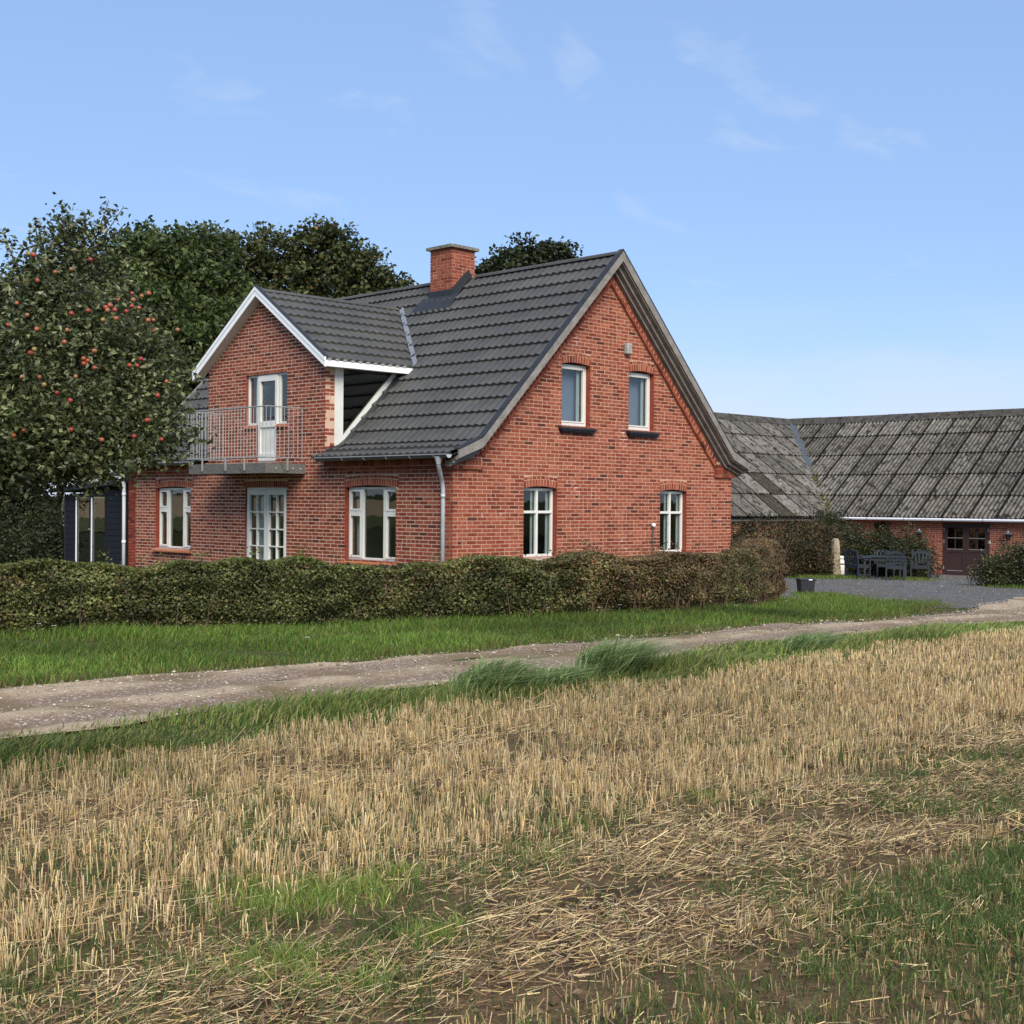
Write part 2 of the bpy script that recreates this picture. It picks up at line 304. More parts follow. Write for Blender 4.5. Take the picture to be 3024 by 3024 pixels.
# the track: Y range varies along X
rx = np.concatenate([np.arange(-40, 45, .35)])
def road_hi(x): return np.interp(x, [-40, -11, -5, 3, 7, 10, 14, 40], [-6.0, -6.05, -6.75, -7.0, -6.7, -5.6, -4.6, -4.4])
def road_lo(x): return np.interp(x, [-40, -12, -6, 4, 10, 40], [-8.35, -8.4, -8.5, -8.6, -8.7, -8.7])
nw = field(5, 2.5)
lo = road_lo(rx)+.09*nw(rx, 0); hi = road_hi(rx)+.10*nw(rx, 9); tt = np.linspace(0, 1, 26)
rY = lo[:, None]+(hi-lo)[:, None]*tt[None]
def rut(x, y): return -.022*np.exp(-((y+7.0)/.25)**2)-.022*np.exp(-((y+7.95)/.25)**2)+.006*nf2(x*1.5, y*1.5)
sheet('gravel_road', rx, rY, 'gravel_track', .0, bumpf=rut)
# the yard of grey gravel between the house and the barn
yx = np.arange(5.6, 34, .5)
ylo = -.7+np.interp(yx, [5.6, 7, 8.5, 11, 14, 40], [-4.1, -4.6, -5.4, -5.2, -4.4, -4.2])+.12*nw(yx, 30); yhi = np.interp(yx, [5.6, 8.5, 9.3, 40], [-3.6, -1.2, 4.5, 10.9])
sheet('gravel_yard', yx, ylo[:, None]+(yhi-ylo)[:, None]*np.linspace(0, 1, 30)[None], 'grey_gravel', -.019, bumpf=lambda x, y: .006*nf2(x, y))
# fields in the distance behind the garden
for nm, y0, y1, m, dz in (('far_field', 75, 330, 'far_stubble', .05), ('far_meadow', 48, 75, 'far_green', .03)):
    sheet(nm, np.linspace(-160, 40, 30), np.linspace(y0, y1, 14), m, dz)

groundmat('back_brick', srgb(150, 76, 60), srgb(132, 64, 52), scale=6)
# ================================================================== BRICKWORK
PAL = [srgb(155, 82, 63), srgb(147, 75, 57), srgb(162, 91, 70), srgb(139, 68, 52), srgb(127, 63, 50), srgb(166, 97, 74), srgb(151, 80, 63), srgb(110, 57, 47), srgb(94, 53, 46), srgb(157, 87, 69), srgb(135, 66, 51), srgb(125, 60, 47)]
PALW = np.array([22, 20, 12, 14, 6, 6, 16, 1.5, .7, 12., 3, 2]); PALW /= PALW.sum()
brick_mesh = {}
PAL = [(r_*.98, g_*1.03, b_*.98, 1) for r_, g_, b_, _ in PAL]
def unit_brick(ci):
    if ci not in brick_mesh:
        mb = MB().box(-.5, .5, -.5, .5, -.5, .5, PAL[ci]); brick_mesh[ci] = mb.mesh('brick', 'brick')
    return brick_mesh[ci]
def pick(dark=0.):
    i = int(RNG.choice(len(PAL), p=PALW))
    if dark and random.random() < dark: i = random.choice([4, 7, 8, 3, 4, 11, 10])
    return i
def sub(spans, a, b):
    out = []
    for p, q in spans:
        if b <= p or a >= q: out.append((p, q)); continue
        if a > p: out.append((p, a))
        if b < q: out.append((b, q))
    return out
def lay(z0, z1, spanf, holes, H=.074, Lb=.25, joint=.0165, phase=0., dark=None):
    """returns list of (u0,u1,za,zb,ci)"""
    res = []; n = int(round((z1-z0)/H))
    for i in range(n):
        za, zb = z0+i*H, z0+(i+1)*H; sp = spanf(za, zb)
        for (a, b, c, d) in holes:
            if min(zb, d)-max(za, c) > .3*H: sp = sub(sp, a, b)
        off = phase+(i % 2)*Lb/2+random.uniform(-.01, .01)
        for a, b in sp:
            if b-a < .05: continue
            cuts = [a]; k = math.floor((a-off)/Lb)+1
            while off+k*Lb < b-.045:
                c = off+k*Lb+random.uniform(-.012, .012)
                if c-cuts[-1] > .05: cuts.append(c)
                k += 1
            cuts.append(b); ext = []
            for p, q in zip(cuts[:-1], cuts[1:]):
                if q-p > .2 and random.random() < .13: ext += [(p, (p+q)/2), ((p+q)/2, q)]
                else: ext.append((p, q))
            for j, (p, q) in enumerate(ext):
                dk = dark((p+q)/2, za) if dark else 0
                res.append((p+joint/2*(p > a+1e-6), q-joint/2*(q < b-1e-6), za+joint/2, zb-joint/2, pick(dk)))
    return res
def bricks_to(parent, items, limit, name='brick'):
    """items: (center, axisU half vec, axisV(depth) half vec, axisZ half vec, ci, score). first `limit` single objects, rest one mesh"""
    items = sorted(items, key=lambda t: -t[5])
    for c, a, b, d, ci, s in items[:limit]:
        o = bpy.data.objects.new(name, unit_brick(ci)); M = Matrix.Identity(4)
        for k in range(3): M[k][0] = 2*a[k]; M[k][1] = 2*b[k]; M[k][2] = 2*d[k]; M[k][3] = c[k]
        COL.objects.link(o); o.parent = parent; o.matrix_local = M
    rest = items[limit:]
    if rest:
        C_ = np.array([t[0] for t in rest]); A = np.array([t[1] for t in rest]); B = np.array([t[2] for t in rest]); D = np.array([t[3] for t in rest])
        n = len(rest); V = np.zeros((n, 8, 3)); k = 0
        jt = lambda: (1+RNG.uniform(-.05, .03, (n, 1)))
        for sz in (-1, 1):
            for sx, sy in ((-1, -1), (1, -1), (1, 1), (-1, 1)): V[:, k] = C_+sx*A*jt()+sy*B+sz*D*(1+RNG.uniform(-.10, .05, (n, 1))); k += 1
        q = np.array([(0, 3, 2, 1), (4, 5, 6, 7), (0, 1, 5, 4), (1, 2, 6, 5), (2, 3, 7, 6), (3, 0, 4, 7)])
        F = (q[None]+(np.arange(n)*8)[:, None, None]).reshape(-1, 4)
        cols = np.repeat(np.array([PAL[t[4]][:3] for t in rest]), 6, axis=0)*np.repeat(RNG.uniform(.82, 1.15, (n, 1)), 6, axis=0)
        place('brickwork', npmesh('brickwork', V.reshape(-1, 3), F, 'brick', cols), parent, kind='stuff')
def wall_core(outer, holes, to3, thick, name, m, parent):
    """outer/holes 2D polygons; to3(u,v,d) maps to world, d = depth inwards"""
    loops = [outer]+holes; vs = [Vector((p[0], p[1], 0)) for l in loops for p in l]
    tris = tessellate_polygon([[Vector((p[0], p[1], 0)) for p in l] for l in loops]); n = len(vs); mb = MB()
    mb.add([to3(v.x, v.y, .0035) for v in vs]+[to3(v.x, v.y, thick) for v in vs], [])
    for t in tris: mb.f += [tuple(t), tuple(n+i for i in reversed(t))]; mb.c += [None, None]
    b = 0
    for l in loops:
        k = len(l)
        for i in range(k): mb.f.append((b+i, b+(i+1) % k, n+b+(i+1) % k, n+b+i)); mb.c.append(None)
        b += k
    me = bpy.data.meshes.new(name); me.from_pydata(mb.v, [], mb.f); me.materials.append(MATS[m]); me.materials.append(MATS['back_brick'])
    for i in range(2*len(tris)+len(outer), len(me.polygons)): me.polygons[i].material_index = 1
    me.update()
    return place(name, me, parent)
def arch_hole(u0, u1, z0, z1, rise=.045, n=6):
    pts = [(u0, z0), (u1, z0), (u1, z1)]
    for i in range(1, n): t = i/n; pts.append((u1+(u0-u1)*t, z1+rise*4*t*(1-t)))
    pts.append((u0, z1)); return pts
def arch_bricks(u0, u1, z1, to3, rise=.045, hh=.135, second=True):
    out = []; n = max(6, int(round((u1-u0)/.078))); uc = (u0+u1)/2
    for i in range(n):
        t = (i+.5)/n; u = u0+(u1-u0)*t; zb = z1+rise*4*t*(1-t); a = (u-uc)/(u1-u0)*.34
        w = (u1-u0)/n/2-.007; up = np.array([math.sin(a), math.cos(a)]); rt = np.array([math.cos(a), -math.sin(a)])
        c = np.array([u, zb])+up*hh/2; out.append((c, rt*w, up*hh/2, pick()))
    if second:
        n2 = max(4, int(round((u1-u0)/.125)))
        for i in range(n2):
            t = (i+.5)/n2; u = u0+(u1-u0)*t; zb = z1+rise*3.4*t*(1-t)+hh+.014; a = (u-uc)/(u1-u0)*.3
            up = np.array([math.sin(a), math.cos(a)]); rt = np.array([math.cos(a), -math.sin(a)])
            out.append((np.array([u, zb])+up*.03, rt*((u1-u0)/n2/2-.007), up*.028, pick()))
    return out
def to_items(list_uv, to3, depth=.05, proud=0., score=None):
    res = []; O = np.array(to3(0, 0, 0)); eu = np.array(to3(1, 0, 0))-O; ev = np.array(to3(0, 1, 0))-O; ed = np.array(to3(0, 0, 1))-O
    for it in list_uv:
        if len(it) == 5:
            u0, u1, za, zb, ci = it; c = ((u0+u1)/2, (za+zb)/2); a = np.array([(u1-u0)/2, 0]); b = np.array([0, (zb-za)/2])
        else: c, a, b, ci = it
        pr = proud+random.uniform(-.0008, .0012)
        cen = O+eu*c[0]+ev*c[1]+ed*(depth/2-pr/2); A = eu*a[0]+ev*a[1]; D = eu*b[0]+ev*b[1]; B = ed*(depth/2+pr/2)
        rr = random.uniform(-.006, .006); A = A+ev*rr*np.linalg.norm(A); 
        s_ = 1/np.linalg.norm(cen-EYE) if score is None else score
        res.append((cen, A, B, D, ci, s_))
    return res

# ================================================================== THE HOUSE
W, L = 8.767, 11.871; XR = W/2; ZC = 2.383; ZB = ZC-36*.074; GB = -.35
TOP, KX, KZ, EX, EZ = 6.93, .42, 2.92, -.32, 2.64                   # ridge, kick and eave of the roof surface
SL = (TOP-KZ)/(XR-KX)
def roof_z(x):
    x = XR-abs(x-XR)
    return KZ+(x-KX)*SL if x > KX else KZ+(x-KX)*(KZ-EZ)/(KX-EX)
def roof_x(z): return KX+(z-KZ)/SL if z > KZ else KX+(z-KZ)*(KX-EX)/(KZ-EZ)
house = root('brick_house', (W/2, L/2, GB), 'red brick farmhouse with dark tiled roof, gabled dormer and balcony', 'house')
gab = lambda u, v, d: (u, d, v)
fac = lambda u, v, d: (d, u, v)
DY0, DY1, DYC = 3.89, 8.27, 6.08; DZR, DS = 6.32, .68               # dormer wall span, its ridge height and pitch
def dorm_z(y): return DZR-DS*abs(y-DYC)
# openings: (u0,u1,z0,z1)
GW = [(1.88, 2.84, .70, 2.055), (6.13, 7.08, .70, 2.045), (2.94, 3.81, 3.335, 4.575), (5.04, 5.89, 3.345, 4.565)]
FWN = [(9.0, 10.58, .62, 2.05), (1.62, 3.22, .60, 2.05)]
FD = (5.21, 6.76, -.12, 2.055)
DW = (5.22, 6.76, 3.42, 4.52); DDR = (5.60, 6.37, 2.60, 3.42)
# gable wall
gout = [(.007, GB), (W-.007, GB), (W-.007, EZ-.02), (W-KX, KZ-.16), (XR, TOP-.18), (KX, KZ-.16), (.007, EZ-.02)]
gw = wall_core(gout, [arch_hole(*h) for h in GW], gab, .34, 'gable_wall', 'mortar', house)
def gspan(za, zb):
    if zb < EZ: return [(0, W)]
    x = roof_x(zb+.17); x = max(0, x); return [(x, W-x)] if x < XR-.05 else []
dkf = field(41, 2.6)
def gdark(u, z): return (.38 if dkf(u, z*1.6) > 1.15 else 0)+( .25 if z < .95 and u > 3 else (.2 if (u > 8 and z < 2) or u < .5 else .04))
garch = [b for h in GW for b in arch_bricks(h[0], h[1], h[3], gab)]
gholes = GW+[(h[0], h[1], h[3], h[3]+.035+.222) for h in GW]
# rows start under the cornice so that courses fall in step with it
glist = lay(ZB, ZB+36*.074+60*.074, gspan, gholes, dark=gdark)
items = to_items(glist+garch, gab)
bricks_to(gw, items, 300)
# facade wall with the dormer gable above it
fout = [(.342, GB), (L-.342, GB), (L-.342, 2.60), (DY1, 2.60), (DY1, dorm_z(DY1)-.12), (DYC, DZR-.12), (DY0, dorm_z(DY0)-.12), (DY0, 2.60), (.342, 2.60)]
frect = lambda h: [(h[0], h[2]), (h[1], h[2]), (h[1], h[3]), (h[0], h[3])]
dsill = [(DW[0], DW[2]), (DDR[0], DW[2]), (DDR[0], DDR[2]), (DDR[1], DDR[2]), (DDR[1], DW[2]), (DW[1], DW[2]), (DW[1], DW[3]), (DW[0], DW[3])]
fw = wall_core(fout, [arch_hole(*h) for h in FWN]+[frect(FD), dsill], fac, .34, 'facade_wall', 'mortar_light', house)
def fspan(za, zb):
    if zb < ZC+.01: return [(0, L)]
    if zb < 2.62: return [(DY0, DY1)]
    h = (DZR-.11-zb)/DS; h = min(h, (DY1-DY0)/2)
    return [(DYC-h, DYC+h)] if h > .06 else []
fholes = FWN+[(h[0]-.08, h[1], h[3], h[3]+.26) for h in FWN]+[FD, (FD[0]-.05, FD[1]+.05, FD[3], FD[3]+.15), DW, DDR, (DW[0], DW[1], DW[3], DW[3]+.074)]
farch = [b for h in FWN for b in arch_bricks(h[0]-.08, h[1], h[3], fac)]+arch_bricks(FD[0]-.05, FD[1]+.05, FD[3], fac, rise=.01, second=False)
for i in range(12):   # flat row over the dormer door
    u = DW[0]+(DW[1]-DW[0])*(i+.5)/12; farch.append((np.array([u, DW[3]+.037]), np.array([.058, 0]), np.array([0, .03]), pick()))
def fdark(u, z): return .62 if z < 2.5 else .42
PW0 = PALW.copy(); PALW = np.array([10, 14, 4, 16, 12, 2, 10, 4, 2, 6, 16, 14.]); PALW /= PALW.sum()
flist = lay(ZB, ZB+96*.074, fspan, fholes, phase=.06, joint=.0195, dark=lambda u, z: .12 if z < 1.4 else .05)
PALW = PW0
bricks_to(fw, to_items(flist+farch, fac), 300)
# brick return on the right cheek of the dormer
chk = lambda u, v, d: (u, DY0+d, v)
ck = MB().box(.02, .24, DY0+.007, DY0+.3, 2.80, dorm_z(DY0)-.13).obj('dormer_return', 'mortar', house)
rl = lay(2.83, 4.64, lambda a, b: [(.0, .235)], [], phase=.0)
bricks_to(ck, to_items(rl, chk), 40)
# cornice: a projecting course and a row of soldiers under the eaves, returned round the corner
co = MB().box(-.03, .12, .0, DY0-.02, ZC+.002, 2.62).box(-.03, .12, DY1+.02, L, ZC+.002, 2.62).box(-.028, .72, -.03, .1, ZC+.002, 2.62).obj('cornice', 'mortar', house)
ci_ = []
def soldier(u0, u1, to3, pr, z0=ZC+.085, z1=ZC+.225, st=.078):
    n = int((u1-u0)/st); r = []
    for i in range(n): r.append((np.array([u0+(i+.5)*(u1-u0)/n, (z0+z1)/2]), np.array([(u1-u0)/n/2-.006, 0]), np.array([0, (z1-z0)/2]), pick(.2)))
    return to_items(r, to3, .06, pr)
def course(u0, u1, to3, pr, z0=ZC+.006, z1=ZC+.068):
    r = []; u = u0
    while u < u1-.03: r.append((u, min(u+.235, u1), z0, z1, pick(.3))); u += .25
    return to_items(r, to3, .08, pr)
for a, b in ((-.06, DY0-.02), (DY1+.02, L)): ci_ += soldier(a, b, fac, .035)+course(a-.02, b, fac, .055)
ci_ += soldier(-.03, .70, gab, .035)+course(-.05, .74, gab, .055)
bricks_to(co, ci_, 60)
# corbel block at the far foot of the gable
cb = MB().box(8.12, W+.04, -.05, .1, ZC+.002, 2.74).obj('corbel', 'mortar', house)
cl_ = course(8.08, W+.06, gab, .06)+soldier(8.24, W+.05, gab, .075, ZC+.09, ZC+.225)+course(8.10, W+.06, gab, .08, ZC+.235, ZC+.298)+course(8.10, 8.235, gab, .075, ZC+.09, ZC+.15)+course(8.10, 8.235, gab, .075, ZC+.162, ZC+.225)
bricks_to(cb, cl_, 60)
# raking brick mouldings that follow the verge
for sgn in (-1, 1):
    P0 = np.array([XR, TOP-.46]); P1 = np.array([XR+sgn*(XR-roof_x(2.95+.20)), 2.95-.26]); d = P1-P0; LL = np.linalg.norm(d); d /= LL; nrm = np.array([-d[1], d[0]]); nrm *= np.sign(nrm[1])
    rk = MB().prism([(*(P0-nrm*.10)[:1], -.02, (P0-nrm*.10)[1]), (*(P1-nrm*.10)[:1], -.02, (P1-nrm*.10)[1]), (P1[0]+nrm[0]*.14, -.02, P1[1]+nrm[1]*.14), (P0[0]+nrm[0]*.14, -.02, P0[1]+nrm[1]*.14)], (0, .06, 0)).obj('raking_moulding', 'mortar', house)
    it = []; n = int(LL/.25)
    for i in range(n): it.append((P0+d*(i+.5)*LL/n-nrm*.065, d*(LL/n/2-.006), nrm*.032, pick()))
    its = to_items(it, gab, .06, .055); it = []; n = int(LL/.125)
    for i in range(n):
        dd = d*math.cos(.5)+nrm*math.sin(.5); nn = -d*math.sin(.5)+nrm*math.cos(.5)
        it.append((P0+d*(i+.5)*LL/n+nrm*.045, d*.032, nn*.075, pick(.3)))
    its += to_items(it, gab, .08, .045)
    bricks_to(rk, its, 120 if sgn > 0 else 20)
# remaining walls, floors and partitions inside
MB().box(W-.34, W-.002, .34, L-.34, GB, 2.6).obj('rear_wall', 'back_brick', house)
gb2 = [(.007, GB), (W-.007, GB), (W-.007, EZ-.02), (W-KX, KZ-.16), (XR, TOP-.18), (KX, KZ-.16), (.007, EZ-.02)]
MB().prism([(p[0], L, p[1]) for p in gb2], (0, -.34, 0)).obj('far_gable_wall', 'back_brick', house)
MB().box(.35, W-.35, .35, L-.35, -.30, -.2).obj('ground_floor', 'floor_in', house)
MB().box(.35, W-.35, .35, L-.35, 2.46, 2.58).obj('upper_floor', 'plaster_in', house)
for a in ((4.3, 4.4, .35, L-.35, -.2, 2.46), (.35, 4.3, 4.4, 4.5, -.2, 2.46), (.35, 4.3, 8.1, 8.2, -.2, 2.46), (4.4, W-.4, 4.4, 4.5, -.2, 2.46), (2.95, W-2.95, 3.3, 3.36, 2.58, 4.9)):
    MB().box(*a).obj('partition', 'plaster_in', house)
# ------------------------------------------------------------------ tiled roof
PER = .2
def tile_panel(nw, s0, s1, amp=.008, lift=.052, lip=True):
    u = np.arange(0, nw*8+1)*PER/8; w = amp*np.cos(2*math.pi*u/PER); n = len(u)
    V = np.concatenate([np.stack([u, np.full(n, s0), .006+w], 1), np.stack([u, np.full(n, (s0+s1)/2), .006+lift*.42+w*1.05], 1), np.stack([u, np.full(n, s1-.008), .006+lift+w*2.2], 1), np.stack([u, np.full(n, s1), .002+w*.8], 1)])
    i = np.arange(n-1); F = np.concatenate([np.stack([i+k*n, i+1+k*n, i+1+(k+1)*n, i+(k+1)*n], 1) for k in range(3)])
    return V, F
tile_cache = {}
def sheet_tone(V, F):    # darker faces in the troughs, along the side lap and on the lower lip
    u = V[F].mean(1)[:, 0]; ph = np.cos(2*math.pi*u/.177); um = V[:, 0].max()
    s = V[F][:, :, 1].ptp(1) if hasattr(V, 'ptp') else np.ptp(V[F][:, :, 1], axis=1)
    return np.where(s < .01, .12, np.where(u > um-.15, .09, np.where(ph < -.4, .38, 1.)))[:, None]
def tiles(parent, O, eu, es, en, ulen, rows, h, clipf=None, uoff=0., name='roof_tile_panel', m='roof_metal', nw=6, gen=None, per=PER, cols=None, stag=True):
    """lay rows of panels; clipf(list of world corners) -> None keep / 'skip' / list of (point, normal) sets (keep union of pieces)"""
    O, eu, es, en = map(lambda q: np.array(q, float), (O, eu, es, en)); pw = nw*per
    for r in range(rows):
        st = -(r % 2)*round(nw/2)*per*stag+uoff; k = 0
        while st+k*pw < ulen-.01:
            a = st+k*pw; b = a+pw; k += 1; lo_, hi_ = max(a, 0), min(b, ulen)
            if hi_-lo_ < .06: continue
            M = np.eye(4); M[:3, 0] = eu; M[:3, 1] = es; M[:3, 2] = en; M[:3, 3] = O+eu*a+es*r*h+en*random.uniform(0, .003)
            cor = [O+eu*p+es*(r*h+q) for p in (lo_, hi_) for q in (0, h+.02)]
            pieces = clipf(cor) if clipf else None
            if pieces == 'skip': continue
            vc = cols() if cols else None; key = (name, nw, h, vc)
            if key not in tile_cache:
                V, F = (gen or tile_panel)(nw, -.01, h+.02); tile_cache[key] = (V, F, npmesh(name, V, F, m, None if vc is None else np.tile(np.array(vc), (len(F), 1))*sheet_tone(V, F), smooth=False))
            V, F, me = tile_cache[key]
            if pieces is None and lo_ == a and hi_ == b:
                o = bpy.data.objects.new(name, me)
            else:
                bmA = bmesh.new(); Mi = np.linalg.inv(M)
                for pc in (pieces or [[]]):
                    bm = bmesh.new(); bm.from_mesh(me); pl = list(pc)
                    pl = [(np.array(Mi @ np.append(p, 1))[:3], M[:3, :3].T @ np.array(nv)) for p, nv in pl]
                    if lo_ > a: pl.append((np.array([lo_-a, 0, 0]), np.array([1., 0, 0])))
                    if hi_ < b: pl.append((np.array([hi_-a, 0, 0]), np.array([-1., 0, 0])))
                    for p, nv in pl:
                        bmesh.ops.bisect_plane(bm, geom=bm.verts[:]+bm.edges[:]+bm.faces[:], plane_co=Vector(p), plane_no=Vector(nv), clear_inner=True, dist=1e-5)
                    tmp = bpy.data.meshes.new('tmp'); bm.to_mesh(tmp); bm.free(); bmA.from_mesh(tmp); bpy.data.meshes.remove(tmp)
                if not bmA.faces: bmA.free(); continue
                m2_ = bpy.data.meshes.new(name); bmA.to_mesh(m2_); bmA.free(); m2_.materials.append(MATS[m])
                o = bpy.data.objects.new(name, m2_)
            COL.objects.link(o); o.parent = parent; o.matrix_local = Matrix(M.tolist())
ca, sa = 1/math.hypot(1, SL), SL/math.hypot(1, SL)
s2 = (KZ-EZ)/(KX-EX); cb2, sb2 = 1/math.hypot(1, s2), s2/math.hypot(1, s2)
VO = -.34                                                     # verge overhang
XTV = XR-(TOP-DZR)/SL                                         # where the dormer ridge meets the roof
def xval(y): return XR-(TOP-dorm_z(y))/SL
roof = MB()
def quad(mb, pts): mb.add(pts, [tuple(range(len(pts)))])
dk = .02
for y0, y1 in ((VO, DY0), (DY1, L-VO)): roof.add([(EX, y0, EZ-dk), (EX, y1, EZ-dk), (KX, y1, KZ-dk), (KX, y0, KZ-dk), (XR, y0, TOP-dk), (XR, y1, TOP-dk)], [(0, 1, 2, 3), (3, 2, 5, 4)])
roof.add([(xval(DY0), DY0, dorm_z(DY0)-dk), (XTV, DYC, DZR-dk), (xval(DY1), DY1, dorm_z(DY1)-dk), (XR, DY1, TOP-dk), (XR, DYC, TOP-dk), (XR, DY0, TOP-dk)], [(0, 1, 4, 5), (1, 2, 3, 4)])
roof.add([(XR, VO, TOP-dk), (XR, L-VO, TOP-dk), (W-KX, L-VO, KZ-dk), (W-KX, VO, KZ-dk), (W-EX, VO, EZ-dk), (W-EX, L-VO, EZ-dk)], [(0, 1, 2, 3), (3, 2, 5, 4)])
# dormer deck
roof.add([(-.2, DYC, DZR-dk), (XTV, DYC, DZR-dk), (xval(DY0-.3), DY0-.3, dorm_z(DY0-.3)-dk), (-.2, DY0-.3, dorm_z(DY0-.3)-dk)], [(0, 1, 2, 3)])
roof.add([(-.2, DYC, DZR-dk), (XTV, DYC, DZR-dk), (xval(DY1+.3), DY1+.3, dorm_z(DY1+.3)-dk), (-.2, DY1+.3, dorm_z(DY1+.3)-dk)], [(0, 1, 2, 3)])
roof = roof.obj('roof', 'roof_dark', house)
vp = np.array([XTV, DYC, 0.]); NR = np.array([SL, -DS, 0.]); NL = np.array([SL, DS, 0.])
def clip_main(cor):
    ys = [c[1] for c in cor]; xs = [c[0] for c in cor]
    if max(ys) < DY0 or min(ys) > DY1: return None
    fR = [(c-vp)@NR for c in cor]; fL = [(c-vp)@NL for c in cor]
    if min(fR) > 0 and min(fL) > 0: return None
    pcs = []
    if min(ys) < DY0: pcs.append([((0, DY0, 0), (0, -1, 0))])
    if max(ys) > DY1: pcs.append([((0, DY1, 0), (0, 1, 0))])
    if max(fR) > 0 and min(ys) < DYC: pcs.append([(vp, NR), ((0, DY0, 0), (0, 1, 0)), ((0, DYC, 0), (0, -1, 0))])
    if max(fL) > 0 and max(ys) > DYC: pcs.append([(vp, NL), ((0, DY1, 0), (0, -1, 0)), ((0, DYC, 0), (0, 1, 0))])
    return pcs or 'skip'
hs = math.hypot(XR-KX, TOP-KZ)/14; hf = math.hypot(KX-EX, KZ-EZ)/2
tiles(roof, (XR, VO+.02, TOP), (0, 1, 0), (-ca, 0, -sa), (-sa, 0, ca), L-2*VO-.04, 14, hs, clip_main)
tiles(roof, (KX, VO+.02, KZ), (0, 1, 0), (-cb2, 0, -sb2), (-sb2, 0, cb2), L-2*VO-.04, 2, hf, clip_main)
cd, sdn = 1/math.hypot(1, DS), DS/math.hypot(1, DS); DOV = .27
dl = (DYC-DY0+DOV)/cd/8
tiles(roof, (-.2, DYC, DZR), (1, 0, 0), (0, -cd, -sdn), (0, -sdn, cd), 4.2, 8, dl, lambda c: [[(vp, -NR)]] if min((q-vp)@-NR for q in c) < 0 and max((q-vp)@-NR for q in c) > 0 else (None if min((q-vp)@-NR for q in c) >= 0 else 'skip'))
tiles(roof, (-.2, DYC, DZR), (1, 0, 0), (0, cd, -sdn), (0, sdn, cd), 4.2, 8, dl, lambda c: [[(vp, -NL)]] if min((q-vp)@-NL for q in c) < 0 and max((q-vp)@-NL for q in c) > 0 else (None if min((q-vp)@-NL for q in c) >= 0 else 'skip'))
# ridge caps
def ridge_cap(p, q, r=.085):
    p, q = np.array(p, float), np.array(q, float); n = max(1, int(round(np.linalg.norm(q-p)/1.1)))
    for i in range(n):
        a = p+(q-p)*i/n; b = p+(q-p)*(i+1.02)/n; d = (q-p)/np.linalg.norm(q-p); sdv = np.cross(d, (0, 0, 1)); sdv /= np.linalg.norm(sdv); pr = []
        for k in range(7): t = math.pi*(k/6); pr.append(sdv*math.cos(t)*r*1.25+np.array([0, 0, 1])*(math.sin(t)*r-.05))
        MB().prism([a+x for x in pr], b-a).obj('ridge_cap', 'roof_metal', roof)
ridge_cap((XR, VO, TOP+.03), (XR, 3.95, TOP+.03)); ridge_cap((XR, 5.15, TOP+.03), (XR, L-VO, TOP+.03)); ridge_cap((-.2, DYC, DZR+.03), (XTV-.05, DYC, DZR+.03), .075)
# lead valley between dormer and main roof
for y_e, sg in ((DY0-.27, -1), (DY1+.27, 1)):
    A = np.array([xval(y_e), y_e, dorm_z(y_e)]); B = np.array([XTV, DYC, DZR]); n = 6; mb = MB()
    wv = np.array([ca, 0, sa])*.17; wd = np.array([0, sg*cd, -sdn])*.02
    P = [A+(B-A)*t for t in np.linspace(-.015, .93, n+1)]
    for i in range(n):
        p, q = P[i], P[i+1]; up_ = np.array([0, 0, .075]); j = random.uniform(-.012, .012)
        mb.add([p+wd+up_, q+wd+up_, q+wv*(1+j*3)+up_, p+wv*(1-j*3)+up_, p+wd, q+wd, q+wv, p+wv], [(0, 1, 2, 3), (0, 4, 5, 1), (3, 2, 6, 7), (0, 3, 7, 4), (1, 5, 6, 2)])
    mb.obj('lead_valley', 'lead', roof)
# verge boards at the front gable and at the far one
def poly_off(h1, h2):   # verge line lowered square to the slope
    return [(XR, TOP+.075-h1/ca), (KX, KZ+.075-(h1/ca+h2/cb2)/2), (-.19, EZ+.055+.13*s2-h2/cb2)]
def verge(y0, y1, ha, hb, m, name, mir):
    a, b = poly_off(ha, ha), poly_off(hb, hb)
    fx = (lambda x: W-x) if mir else (lambda x: x)
    mb = MB()
    for i in range(2): mb.prism([(fx(a[i][0]), y0, a[i][1]), (fx(a[i+1][0]), y0, a[i+1][1]), (fx(b[i+1][0]), y0, b[i+1][1]), (fx(b[i][0]), y0, b[i][1])], (0, y1-y0, 0))
    return mb.obj(name, m, roof)
for mir in (0, 1):
    verge(-.375, -.24, -.012, .018, 'roof_dark', 'verge_trim', mir)
    verge(-.372, -.335, .02, .165, 'weathered_wood', 'barge_board', mir)
    verge(-.333, -.23, .12, .185, 'weathered_wood', 'verge_moulding', mir)
    verge(-.228, -.13, .15, .245, 'weathered_wood', 'verge_moulding', mir)
    verge(-.128, -.002, .20, .30, 'weathered_wood', 'verge_moulding', mir)
    verge(L-VO-.04, L-VO, -.012, .2, 'weathered_wood', 'barge_board', mir)
